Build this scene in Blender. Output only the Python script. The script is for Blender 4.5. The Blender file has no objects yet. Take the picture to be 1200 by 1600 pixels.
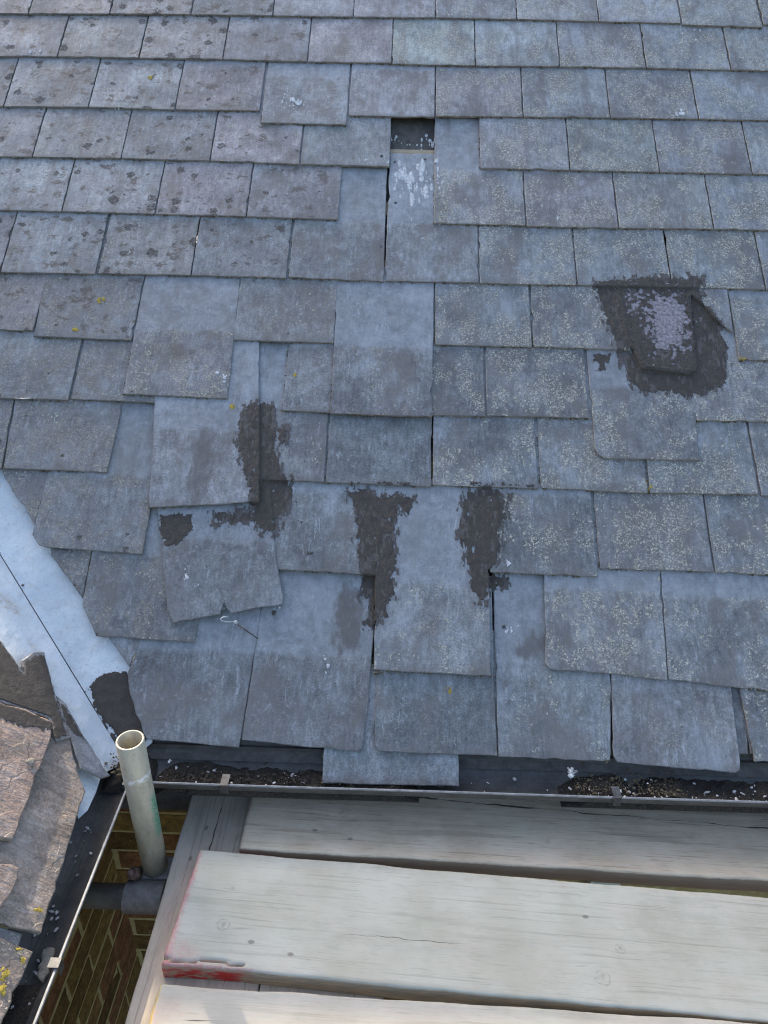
import bpy, bmesh, math, random
import numpy as np
from mathutils import Matrix, Vector

# ------------------------------------------------------------------ camera, sky, sun, exposure
scene = bpy.context.scene
COL = scene.collection
CAM = np.array([-.0870, -1.6237, .8384])
MR = np.array([[.99955337, .02685316, -.01311360], [.02460356, -.49039270, .87115421], [.01696243, -.87108777, -.49083436]])
cam = bpy.data.cameras.new('camera')
cam.sensor_fit = 'VERTICAL'; cam.sensor_height = 24.0; cam.lens = 18.0
cam.clip_start = .01; cam.clip_end = 500
co = bpy.data.objects.new('camera', cam); COL.objects.link(co)
m4 = Matrix.Identity(4)
for i in range(3):
    m4[i][0] = MR[i][0]; m4[i][1] = -MR[i][1]; m4[i][2] = -MR[i][2]; m4[i][3] = CAM[i]
co.matrix_world = m4
scene.camera = co

SUN_A, SUN_E = math.radians(56), math.radians(33.4)      # azimuth from -X towards +Y, elevation
sdir = Vector((-math.cos(SUN_E)*math.cos(SUN_A), math.cos(SUN_E)*math.sin(SUN_A), math.sin(SUN_E)))
W = bpy.data.worlds.new('World'); scene.world = W; W.use_nodes = True
wn = W.node_tree; bg = wn.nodes['Background']
sky = wn.nodes.new('ShaderNodeTexSky'); sky.sky_type = 'NISHITA'; sky.sun_disc = False
sky.sun_elevation = SUN_E; sky.sun_rotation = math.radians(270) + SUN_A
sky.dust_density = 3.5; sky.ozone_density = 1.0
wn.links.new(sky.outputs[0], bg.inputs[0]); bg.inputs[1].default_value = .15
sl = bpy.data.lights.new('sun', 'SUN'); sl.energy = 2.6; sl.angle = math.radians(.53); sl.color = (1, .88, .70)
so = bpy.data.objects.new('sun', sl); COL.objects.link(so); so.location = (0, 0, 8)
so.rotation_euler = sdir.to_track_quat('Z', 'Y').to_euler()
scene.view_settings.view_transform = 'Standard'
scene.view_settings.look = 'None'
scene.view_settings.gamma = 1; scene.view_settings.use_curve_mapping = False
scene.view_settings.exposure = 1.55

scene.cycles.filter_width = 1.1
scene.cycles.use_denoising = True

# ------------------------------------------------------------------ geometry helpers
PITCH = math.radians(39.055)
UP = np.array([0, math.cos(PITCH), math.sin(PITCH)]); NM = np.array([0, -math.sin(PITCH), math.cos(PITCH)])
EX = np.array([1., 0, 0])
SL = .034                                                  # a slate lies this much flatter than the rafters
TH = .0066
VROW = [1.5998+.2*3, 1.5998+.2*2, 1.5998+.2, 1.5998, 1.4005, 1.191, .9918, .7928, .5921, .3942, .1932, 0, -.2051, -.41, -.612, -.81]
R0 = 3                                                    # VROW[R0] is the topmost course wholly in view

def ray(px, py): return MR @ np.array([(px-600)/1200, (py-800)/1200, 1.])
def hit(px, py, n, p0):
    d = ray(px, py); return CAM + d*(np.dot(n, np.asarray(p0)-CAM)/np.dot(n, d))
def roof(px, py, w=0.):
    P = hit(px, py, NM, NM*w); return np.array([P[0], P@UP])
def on_row(n, px, py):
    p = roof(px, py)
    for _ in range(3): p = roof(px, py, (VROW[n]-p[1])*SL)
    return p
def at_z(px, py, z): return hit(px, py, np.array([0, 0, 1.]), [0, 0, z])
def at_y(px, py, y): return hit(px, py, np.array([0, 1., 0]), [0, y, 0])
def at_x(px, py, x): return hit(px, py, np.array([1., 0, 0]), [x, 0, 0])

rng = random.Random(7)
def hash2(ix, iy, seed):
    h = (ix.astype(np.int64)*374761393 + iy.astype(np.int64)*668265263 + seed*1274126177) & 0xffffffff
    h = ((h ^ (h >> 13))*1274126177) & 0xffffffff
    return ((h ^ (h >> 16)) & 0xffff)/65535.0
def vnoise(x, y, seed=0):
    x = np.asarray(x, float); y = np.asarray(y, float)
    ix = np.floor(x); iy = np.floor(y); fx = x-ix; fy = y-iy
    fx = fx*fx*(3-2*fx); fy = fy*fy*(3-2*fy)
    a = hash2(ix, iy, seed); b = hash2(ix+1, iy, seed); c = hash2(ix, iy+1, seed); d = hash2(ix+1, iy+1, seed)
    return (a*(1-fx)+b*fx)*(1-fy)+(c*(1-fx)+d*fx)*fy
def fbm(x, y, seed=0, octv=4):
    s = 0; a = .5
    for k in range(octv):
        s = s+a*vnoise(x*2**k, y*2**k, seed+k*17); a *= .5
    return s/(1-.5**octv)

def new_obj(name, me, mat=None, parent=None, loc=None, rot=None):
    o = bpy.data.objects.new(name, me); COL.objects.link(o)
    if mat is not None and me is not None:
        for mm in (mat if isinstance(mat, (list, tuple)) else [mat]): me.materials.append(mm)
    if parent is not None: o.parent = parent
    if loc is not None: o.location = loc
    if rot is not None: o.rotation_euler = rot
    return o
def tag(o, label=None, cat=None, group=None, kind=None):
    if label: o['label'] = label
    if cat: o['category'] = cat
    if group: o['group'] = group
    if kind: o['kind'] = kind
    return o
def empty(name, loc=(0, 0, 0), rot=(0, 0, 0)):
    o = bpy.data.objects.new(name, None); COL.objects.link(o); o.location = loc; o.rotation_euler = rot
    o.empty_display_size = .05
    return o
def from_bm(name, bm, mat, parent=None, loc=None, rot=None, smooth=False):
    me = bpy.data.meshes.new(name); bmesh.ops.recalc_face_normals(bm, faces=bm.faces[:]); bm.to_mesh(me); bm.free()
    if smooth:
        me.polygons.foreach_set('use_smooth', [True]*len(me.polygons))
    return new_obj(name, me, mat, parent, loc, rot)
def bm_box(bm, lo, hi, bev=0.):
    r = bmesh.ops.create_cube(bm, size=1)
    vs = r['verts']
    for v in vs:
        v.co = Vector([lo[i]+(v.co[i]+.5)*(hi[i]-lo[i]) for i in range(3)])
    if bev:
        es = list({e for v in vs for e in v.link_edges})
        bmesh.ops.bevel(bm, geom=es, offset=bev, segments=2, affect='EDGES', profile=.6)
def box(name, lo, hi, mat, parent=None, bev=.002):
    bm = bmesh.new(); bm_box(bm, lo, hi, bev); return from_bm(name, bm, mat, parent)
def bm_tube(bm, p0, p1, ro, ri=0., seg=40, caps=True):
    p0 = Vector(p0); p1 = Vector(p1); ax = (p1-p0).normalized()
    a = ax.orthogonal().normalized(); b = ax.cross(a)
    rings = []
    def ring(p, r): return [bm.verts.new(p+a*r*math.cos(2*math.pi*k/seg)+b*r*math.sin(2*math.pi*k/seg)) for k in range(seg)]
    prof = [(p0, ro), (p1-ax*.0012, ro), (p1, ro-.0009)]
    if ri: prof += [(p1, ri+.0006), (p1-ax*.001, ri), (p0, ri)]
    rs = [ring(*q) for q in prof]
    for i in range(len(rs)-1):
        for k in range(seg): bm.faces.new((rs[i][k], rs[i][(k+1) % seg], rs[i+1][(k+1) % seg], rs[i+1][k]))
    if ri:
        for k in range(seg): bm.faces.new((rs[-1][k], rs[-1][(k+1) % seg], rs[0][(k+1) % seg], rs[0][k]))
    else:
        bm.faces.new(rs[0][::-1]); bm.faces.new(rs[-1])
def bm_wire(bm, pts, r, seg=8):
    pts = [Vector(p) for p in pts]; prev = None
    for i, p in enumerate(pts):
        t = (pts[min(i+1, len(pts)-1)]-pts[max(i-1, 0)]).normalized()
        a = t.cross(Vector((.3, .2, .93))).normalized(); b = t.cross(a)
        rg = [bm.verts.new(p+a*r*math.cos(2*math.pi*k/seg)+b*r*math.sin(2*math.pi*k/seg)) for k in range(seg)]
        if prev:
            for k in range(seg): bm.faces.new((prev[k], prev[(k+1) % seg], rg[(k+1) % seg], rg[k]))
        else: bm.faces.new(rg[::-1])
        prev = rg
    bm.faces.new(prev)
def bm_sweep(bm, prof, axis, a0, a1, n=1, wob=0.):
    """closed cross-section prof [(h, z)] pushed along X or Y"""
    rings = []
    for i in range(n+1):
        a = a0+(a1-a0)*i/n
        rg = []
        for h, z in prof:
            dz = wob*(float(vnoise(a*3.1, 5.5))-.5); dh = wob*(float(vnoise(a*2.3, 9.5))-.5)
            rg.append(bm.verts.new((a, h+dh, z+dz) if axis == 'x' else (h+dh, a, z+dz)))
        rings.append(rg)
    m = len(prof)
    for i in range(n):
        for k in range(m): bm.faces.new((rings[i][k], rings[i][(k+1) % m], rings[i+1][(k+1) % m], rings[i+1][k]))
    bm.faces.new(rings[0]); bm.faces.new(rings[-1][::-1])

# ------------------------------------------------------------------ material helpers
class NT:
    def __init__(s, name):
        s.m = bpy.data.materials.new(name); s.m.use_nodes = True; s.t = s.m.node_tree
        s.bsdf = s.t.nodes['Principled BSDF']; s._c = None
    def n(s, typ, **k):
        x = s.t.nodes.new(typ)
        for a, b in k.items(): setattr(x, a, b)
        return x
    def put(s, sock, v):
        if isinstance(v, bpy.types.NodeSocket): s.t.links.new(v, sock)
        elif isinstance(v, (tuple, list)):
            sock.default_value = tuple(v)+(1.,) if (sock.type == 'RGBA' and len(v) == 3) else v
        else: sock.default_value = v
    def obj(s):
        if s._c is None:
            tc = s.n('ShaderNodeTexCoord'); s._c = tc.outputs['Object']
        return s._c
    def attr(s, name):
        a = s.n('ShaderNodeAttribute', attribute_type='OBJECT', attribute_name=name); return a.outputs['Fac']
    def rand(s): return s.n('ShaderNodeObjectInfo').outputs['Random']
    def math(s, op, a, b=0., c=0., clamp=False):
        x = s.n('ShaderNodeMath', operation=op, use_clamp=clamp)
        s.put(x.inputs[0], a); s.put(x.inputs[1], b); s.put(x.inputs[2], c); return x.outputs[0]
    def vadd(s, a, b):
        x = s.n('ShaderNodeVectorMath', operation='ADD'); s.put(x.inputs[0], a); s.put(x.inputs[1], b); return x.outputs[0]
    def vmul(s, a, b):
        x = s.n('ShaderNodeVectorMath', operation='MULTIPLY'); s.put(x.inputs[0], a); s.put(x.inputs[1], b); return x.outputs[0]
    def xyz(s, v):
        x = s.n('ShaderNodeSeparateXYZ'); s.put(x.inputs[0], v); return x.outputs
    def comb(s, a, b, c):
        x = s.n('ShaderNodeCombineXYZ')
        for i, q in enumerate((a, b, c)): s.put(x.inputs[i], q)
        return x.outputs[0]
    def noise(s, v, scale, detail=4, rough=.55, dist=0.):
        x = s.n('ShaderNodeTexNoise'); s.put(x.inputs['Vector'], v); x.inputs['Scale'].default_value = scale
        x.inputs['Detail'].default_value = detail; x.inputs['Roughness'].default_value = rough; x.inputs['Distortion'].default_value = dist
        return x.outputs['Fac']
    def voro(s, v, scale, feature='F1', rnd=1.):
        x = s.n('ShaderNodeTexVoronoi', feature=feature); s.put(x.inputs['Vector'], v); x.inputs['Scale'].default_value = scale
        if 'Randomness' in x.inputs: x.inputs['Randomness'].default_value = rnd
        return x
    def ramp(s, f, lo, hi, a=0., b=1.):
        x = s.n('ShaderNodeMapRange', interpolation_type='SMOOTHSTEP'); s.put(x.inputs[0], f)
        for i, q in enumerate((lo, hi, a, b)): s.put(x.inputs[1+i], q)
        return x.outputs[0]
    def mix(s, f, a, b, mode='MIX'):
        x = s.n('ShaderNodeMix', data_type='RGBA', blend_type=mode); s.put(x.inputs[0], f)
        s.put(x.inputs[6], a); s.put(x.inputs[7], b); return x.outputs[2]
    def bump(s, h, strength=.3, dist=.002, normal=None):
        x = s.n('ShaderNodeBump'); s.put(x.inputs['Strength'], strength); s.put(x.inputs['Distance'], dist); s.put(x.inputs['Height'], h)
        if normal is not None: s.put(x.inputs['Normal'], normal)
        return x.outputs[0]
    def done(s, col, rough=.6, normal=None, spec=.5, metal=0.):
        s.put(s.bsdf.inputs['Base Color'], col); s.put(s.bsdf.inputs['Roughness'], rough); s.put(s.bsdf.inputs['Metallic'], metal)
        s.put(s.bsdf.inputs['Specular IOR Level'], spec)
        if normal is not None: s.put(s.bsdf.inputs['Normal'], normal)
        return s.m

def mat_slate(name, rough_face=False):
    N = NT(name); o = N.obj(); r = N.rand()
    x, y, z = N.xyz(o)
    p = N.vadd(o, N.comb(N.math('MULTIPLY', r, 37.), N.math('MULTIPLY', r, 91.), N.math('MULTIPLY', r, 13.)))
    tone = N.attr('tone'); purple = N.attr('purple')
    if rough_face:
        base = N.mix(tone, (.325, .255, .215), (.245, .218, .182))
    else:
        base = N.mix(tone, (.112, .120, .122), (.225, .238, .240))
        base = N.mix(N.math('MULTIPLY', purple, .9), base, (.232, .210, .210))
        base = N.mix(N.attr('green'), base, (.232, .255, .228))
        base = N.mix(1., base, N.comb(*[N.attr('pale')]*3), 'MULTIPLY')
    grain = N.noise(N.vmul(p, (1., .22, 1.)), 120, 4, .6)
    blot = N.noise(p, 8, 5, .62)
    med = N.noise(p, 38, 5, .7)
    fine = N.noise(p, 250, 4, .7)
    for q, lo, hi, a, b in ((blot, .3, .7, .72, 1.24), (med, .3, .7, .80, 1.20), (grain, .32, .68, .84, 1.16), (fine, .34, .66, .74, 1.28)):
        base = N.mix(1., base, N.comb(*[N.ramp(q, lo, hi, a, b)]*3), 'MULTIPLY')
    # clean strip that the next course once covered, with a tide line
    wob = N.math('ADD', y, N.math('MULTIPLY', N.math('SUBTRACT', N.noise(p, 30, 3), .5), .016))
    clean = N.ramp(wob, .192, .206)
    tide = N.math('MULTIPLY', N.ramp(wob, .186, .196), N.ramp(wob, .198, .206, 1., 0.))
    tide = N.math('MULTIPLY', tide, N.ramp(N.noise(p, 22, 3), .45, .6))
    dirty = N.math('SUBTRACT', 1., clean)
    if not rough_face:
        cl = N.mix(N.ramp(med, .35, .68), (.20, .217, .232), (.295, .318, .335))
        base = N.mix(N.math('MULTIPLY', clean, .6), base, cl)
        base = N.mix(N.math('MULTIPLY', tide, .35), base, (.33, .335, .33))
    # pale bloom and scratches
    bl = N.math('MULTIPLY', N.ramp(N.noise(N.vadd(N.vmul(p, (1., .6, 1.)), (5.2, 1.3, 0)), 9, 7, .70), .47, .70), N.attr('bloom'))
    bl = N.math('MULTIPLY', bl, N.ramp(grain, .30, .62, .6, 1.))
    base = N.mix(N.math('MULTIPLY', bl, .70), base, (.335, .36, .385))
    scr = N.math('MULTIPLY', N.ramp(N.noise(N.vmul(N.vadd(p, N.vmul(N.comb(med, med, 0.), (.02, .0, 0.))), (1., .13, 1.)), 170, 3, .6), .585, .66), N.ramp(N.noise(p, 15, 3), .42, .62))
    base = N.mix(N.math('MULTIPLY', scr, .50), base, (.40, .42, .44))
    dk = N.math('MULTIPLY', N.ramp(N.noise(N.vmul(N.vadd(p, (2, 9, 0)), (1., .35, 1.)), 120, 3, .65), .60, .70), N.ramp(N.noise(p, 11, 3), .45, .6))
    base = N.mix(N.math('MULTIPLY', dk, .35), base, (.085, .078, .075))
    br = N.math('MULTIPLY', N.ramp(N.noise(N.vadd(N.vmul(p, (1., .6, 1.)), (7.7, 4.2, 0)), 10, 6, .7), .49, .64), .75)
    base = N.mix(N.math('MULTIPLY', br, dirty), base, (.138, .127, .113))
    ch = N.math('MULTIPLY', N.ramp(N.noise(N.vmul(N.vadd(p, N.vmul(N.comb(fine, med, 0.), (.03, .03, 0.))), (1., .38, 1.)), 210, 3, .65), .555, .64), N.ramp(N.noise(N.vadd(p, (1, 1, 5)), 20, 4, .65), .38, .66))
    base = N.mix(N.math('MULTIPLY', ch, .50), base, (.42, .455, .485))
    pk = N.math('MULTIPLY', N.ramp(N.noise(N.vadd(p, (4, 4, 2)), 330, 2, .5), .68, .74), .5)
    base = N.mix(pk, base, (.07, .065, .062))
    # long dirty rain streaks and brown soot film
    rs = N.ramp(N.noise(N.vmul(p, (1., .10, 1.)), 24, 5, .6), .50, .68)
    rs = N.math('MULTIPLY', rs, N.ramp(fine, .3, .6, .5, 1.))
    base = N.mix(N.math('MULTIPLY', N.math('MULTIPLY', rs, N.attr('streak')), .70), base, (.125, .110, .103))
    # grime gathered along the lower arris
    tg = N.math('MULTIPLY', N.ramp(N.math('ADD', y, N.math('MULTIPLY', N.math('SUBTRACT', N.noise(p, 40, 4), .5), .05)), -.004, .022, 1., 0.), .5)
    base = N.mix(tg, base, (.130, .118, .103))
    # lichen crust: pale flecks gathered in drifts
    drift = N.ramp(N.noise(N.vadd(N.vmul(p, (1., .7, 1.)), (11., 3., 0)), 15, 4, .7), .43, .62)
    vz = N.voro(N.vadd(p, N.vmul(N.comb(N.noise(p, 150), N.noise(N.vadd(p, (3, 3, 3)), 150), 0.), (.013, .013, 0))), 205)
    fleck = N.ramp(vz.outputs['Distance'], .30, .46, 1., 0.)
    vsel = N.xyz(vz.outputs['Color'])
    lich = N.attr('lichen')
    keep = N.ramp(vsel[0], .60, .66, 1., 0.)
    lf = N.math('MULTIPLY', N.math('MULTIPLY', fleck, keep), N.ramp(N.math('MULTIPLY', drift, lich), .12, .40), clamp=True)
    crust = N.math('MULTIPLY', N.ramp(N.noise(N.vadd(p, (1, 7, 2)), 210, 4, .8), .53, .59), N.ramp(N.math('MULTIPLY', drift, lich), .10, .55), clamp=True)
    lf = N.math('MULTIPLY', N.math('MAXIMUM', lf, N.math('MULTIPLY', crust, .7)), dirty)
    base = N.mix(N.math('MULTIPLY', N.math('MULTIPLY', N.ramp(lich, .3, 1.), drift), .35), base, (.150, .138, .125))
    lcol = N.mix(N.attr('crusty'), N.mix(vsel[1], (.36, .355, .28), (.58, .55, .44)), N.mix(vsel[1], (.20, .175, .13), (.42, .40, .33)))
    base = N.mix(N.math('MULTIPLY', lf, .85), base, lcol)
    # dark round growths
    warp = N.vmul(N.comb(N.noise(p, 70, 4), N.noise(N.vadd(p, (7, 1, 2)), 70, 4), 0.), (.030, .030, 0))
    vd = N.voro(N.vadd(p, warp), 27)
    vc = N.xyz(vd.outputs['Color'])
    rad = N.math('MULTIPLY', N.math('POWER', N.ramp(vc[0], .40, 1., 0., 1.), 1.8), N.math('MULTIPLY', .44, 1.)); rad = N.math('MULTIPLY', rad, N.ramp(N.attr('spots'), 0., 1., .3, 1.2))
    sp = N.ramp(N.math('SUBTRACT', rad, vd.outputs['Distance']), .0, .05)
    sp = N.math('MULTIPLY', N.math('MULTIPLY', sp, N.ramp(N.attr('spots'), .02, .12)), dirty)
    sp = N.math('MULTIPLY', sp, N.ramp(N.noise(p, 190, 3, .8), .38, .54, .30, 1.))
    base = N.mix(N.math('MULTIPLY', sp, .95), base, (.052, .045, .040))
    bn = N.noise(N.vadd(N.vmul(p, (1., 1.25, 1.)), (6.1, 8.4, 0)), 21, 6, .72)
    bs = N.math('MULTIPLY', N.math('MULTIPLY', N.ramp(bn, .578, .612), N.ramp(fine, .3, .55, .45, 1.)), N.math('MULTIPLY', dirty, N.ramp(N.attr('spots'), .10, .55)))
    base = N.mix(N.math('MULTIPLY', bs, .92), base, (.052, .045, .040))
    bh = N.math('MULTIPLY', N.ramp(bn, .54, .62), N.math('MULTIPLY', dirty, N.ramp(N.attr('spots'), .10, .55)))
    base = N.mix(N.math('MULTIPLY', bh, .30), base, (.12, .105, .09))
    vd2 = N.voro(N.vadd(p, N.vadd(warp, (4.3, 2.2, 0))), 50); vc2 = N.xyz(vd2.outputs['Color'])
    rad2 = N.math('MULTIPLY', N.ramp(vc2[1], .55, 1., 0., .42), N.ramp(N.attr('spots'), .2, 1., 0., 1.))
    sp2 = N.math('MULTIPLY', N.ramp(N.math('SUBTRACT', rad2, vd2.outputs['Distance']), .0, .08), N.math('MULTIPLY', dirty, N.ramp(N.noise(p, 8, 3), .40, .55)))
    base = N.mix(N.math('MULTIPLY', sp2, .75), base, (.075, .066, .058))
    # one traced grime stain
    ex = N.math('DIVIDE', N.math('SUBTRACT', x, N.attr('stain_x')), N.math('MAXIMUM', N.attr('stain_rx'), .001))
    ey = N.math('DIVIDE', N.math('SUBTRACT', y, N.attr('stain_y')), N.math('MAXIMUM', N.attr('stain_ry'), .001))
    d2 = N.math('ADD', N.math('MULTIPLY', ex, ex), N.math('MULTIPLY', ey, ey))
    d2 = N.math('ADD', d2, N.math('MULTIPLY', N.math('SUBTRACT', N.noise(N.vmul(p, (1., .5, 1.)), 30, 6, .72), .5), 4.2))
    st = N.math('MULTIPLY', N.ramp(d2, .1, 1.2, 1., 0.), N.attr('stain'))
    base = N.mix(N.math('MULTIPLY', st, .95), base, (.098, .087, .075))
    if rough_face: base = N.mix(1., base, (1.06, .95, .86), 'MULTIPLY')
    h = N.math('ADD', N.math('MULTIPLY', blot, 1.2), N.math('ADD', N.math('MULTIPLY', med, .5), N.math('MULTIPLY', grain, .25)))
    h = N.math('ADD', h, N.math('ADD', N.math('MULTIPLY', fine, .12), N.math('MULTIPLY', lf, .25)))
    # shallow split-off flakes
    fl = N.noise(N.vmul(p, (1., .8, 1.)), 7, 3, .5, .6)
    step = N.math('ADD', N.ramp(fl, .47, .478), N.math('ADD', N.ramp(fl, .57, .578), N.ramp(fl, .66, .668)))
    h = N.math('ADD', h, N.math('MULTIPLY', step, .12 if not rough_face else .35))
    if rough_face:
        rid = N.noise(N.vmul(p, (.8, .25, 1.)), 95, 4, .65, .4)
        h = N.math('ADD', h, N.math('MULTIPLY', rid, 1.3))
        nb = N.bump(h, .8, .004)
    else:
        nb = N.bump(h, .55, .0035)
    rg = N.math('SUBTRACT', N.ramp(blot, .2, .8, .62, .46), N.math('MULTIPLY', lf, -.3))
    rg = N.math('ADD', rg, N.math('MULTIPLY', sp, .25), clamp=True)
    return N.done(base, rg, nb, .5)

def mat_simple(name, c0, c1, scale=30, rough=.6, bump=.3, bdist=.002, stretch=(1, 1, 1), metal=0., spec=.5, detail=5):
    N = NT(name); o = N.obj(); r = N.rand()
    p = N.vadd(N.vmul(o, stretch), N.comb(N.math('MULTIPLY', r, 31.), N.math('MULTIPLY', r, 17.), 0.))
    a = N.noise(p, scale, detail, .62); b = N.noise(p, scale*7, 3, .6)
    f = N.math('ADD', N.math('MULTIPLY', a, .7), N.math('MULTIPLY', b, .3))
    col = N.mix(N.ramp(f, .32, .68), c0, c1)
    return N.done(col, rough, N.bump(f, bump, bdist), spec, metal)

M_SLATE = mat_slate('slate_face'); M_ROUGH = mat_slate('rough_slate_face', True)
M_EDGE = mat_simple('slate_edge', (.17, .135, .095), (.36, .31, .24), 60, .8, .6, .002)
M_SMEAR = mat_simple('tar_film', (.050, .043, .037), (.105, .095, .088), 90, .7, .4, .002)
M_PATCH = mat_simple('lilac_slate', (.085, .075, .075), (.34, .31, .335), 130, .6, .5, .002, detail=8)
M_TAR = mat_simple('bitumen', (.030, .0245, .019), (.060, .049, .038), 60, .66, .8, .004)
M_DROP = mat_simple('bird_lime', (.28, .295, .31), (.68, .68, .66), 130, .7, .4, .001)
M_LICH = mat_simple('lichen', (.30, .29, .23), (.46, .44, .36), 220, .9, .9, .002)
M_YEL = mat_simple('yellow_lichen', (.28, .20, .03), (.50, .36, .05), 180, .9, .9, .002)
M_BATTEN = mat_simple('batten_wood', (.22, .17, .11), (.46, .38, .27), 40, .75, .5, .002, (1, 12, 12))
M_FELT = mat_simple('felt', (.058, .052, .046), (.115, .105, .094), 50, .8, .5, .002)
M_DECK = mat_simple('deck', (.05, .045, .04), (.08, .07, .06), 10, .8)
M_GUT = mat_simple('gutter_metal', (.060, .056, .050), (.11, .102, .092), 25, .45, .25, .002, spec=.4)
M_LIP = mat_simple('gutter_lip', (.17, .165, .16), (.36, .35, .335), 40, .45, .3, .001)
M_CLIP = mat_simple('clip_metal', (.05, .05, .05), (.11, .107, .103), 60, .4, .2, .001, metal=.5)
M_DEBRIS = mat_simple('gutter_debris', (.016, .013, .010), (.070, .054, .038), 260, .95, 1., .004)
M_LITTER = mat_simple('litter', (.30, .28, .25), (.72, .70, .66), 60, .8, .4, .001)
M_BRICK = None
M_MORTAR = mat_simple('mortar', (.27, .215, .085), (.42, .34, .16), 60, .9, .7, .003)
M_MCHIP = mat_simple('mortar_chip', (.17, .15, .12), (.33, .30, .24), 90, .9, .9, .003)
M_GROUND = mat_simple('ground', (.09, .085, .08), (.16, .15, .14), 3, .9, .3)
M_RUST = mat_simple('rusty_steel', (.075, .038, .026), (.20, .12, .085), 90, .75, .5, .002)
M_CSTEEL = mat_simple('coupler_steel', (.17, .145, .125), (.30, .265, .235), 60, .6, .4, .002, metal=.2)
M_SEAM = mat_simple('seam_dirt', (.03, .028, .025), (.10, .09, .08), 90, .9)
M_PAINT = mat_simple('window_paint', (.45, .50, .44), (.60, .64, .57), 20, .5, .1)
M_GLASS = mat_simple('window_glass', (.02, .025, .03), (.03, .035, .04), 5, .1, .0)
M_WIRE = mat_simple('wire', (.45, .45, .45), (.65, .65, .64), 90, .35, .2, .001, metal=.7)

def mat_brick():
    N = NT('brick'); o = N.obj(); r = N.rand()
    p = N.vadd(o, N.comb(N.math('MULTIPLY', r, 31.), N.math('MULTIPLY', r, 17.), 0.))
    a = N.noise(p, 40, 5, .65); b = N.noise(p, 210, 3, .7)
    col = N.mix(N.ramp(r, .1, .9), (.085, .046, .012), (.21, .135, .038))
    col = N.mix(N.ramp(N.math('FRACT', N.math('MULTIPLY', r, 7.3)), .6, .8), col, (.16, .072, .028))
    col = N.mix(1., col, N.comb(*[N.ramp(a, .3, .7, .6, 1.35)]*3), 'MULTIPLY'); col = N.mix(1., col, N.comb(*[N.ramp(b, .3, .7, .75, 1.25)]*3), 'MULTIPLY')
    col = N.mix(N.math('MULTIPLY', N.ramp(N.noise(p, 70, 4, .7), .58, .70), .5), col, (.27, .215, .10))
    return N.done(col, .9, N.bump(N.math('ADD', a, N.math('MULTIPLY', b, .5)), .8, .004), .3)
M_BRICK = mat_brick()
def mat_lead():
    N = NT('lead_sheet'); o = N.obj()
    a = N.noise(o, 7, 4, .6); b = N.noise(o, 40, 5, .7); c = N.noise(o, 260, 3, .6)
    col = N.mix(N.ramp(a, .35, .65), (.48, .535, .565), (.63, .67, .68))
    col = N.mix(N.math('MULTIPLY', N.ramp(b, .5, .72), .4), col, (.40, .38, .33))
    br = N.math('MULTIPLY', N.ramp(N.noise(N.vadd(o, (3.3, .8, 0)), 10, 4, .6), .55, .68), N.ramp(b, .38, .62))
    col = N.mix(N.math('MULTIPLY', br, .75), col, (.38, .31, .235))
    col = N.mix(N.math('MULTIPLY', N.ramp(c, .60, .72), .5), col, (.20, .18, .16))
    dn = N.noise(N.vadd(o, (1.7, 6.1, 0)), 16, 2, .5)
    oxs = N.math('MULTIPLY', N.ramp(N.noise(N.vadd(o, (8, 2, 4)), 22, 7, .75), .52, .66), .30)
    col = N.mix(oxs, col, (.34, .40, .45))
    sc = N.math('MULTIPLY', N.ramp(N.noise(N.vmul(o, (1, .12, 1)), 130, 4, .65), .58, .68), .35)
    col = N.mix(sc, col, (.30, .31, .32))
    h = N.math('ADD', N.math('MULTIPLY', a, 2.), N.math('ADD', N.math('MULTIPLY', b, .5), N.math('ADD', N.math('MULTIPLY', c, .15), N.math('MULTIPLY', dn, 1.2))))
    return N.done(col, .45, N.bump(h, .6, .006), .5)
M_LEAD = mat_lead()

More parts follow.
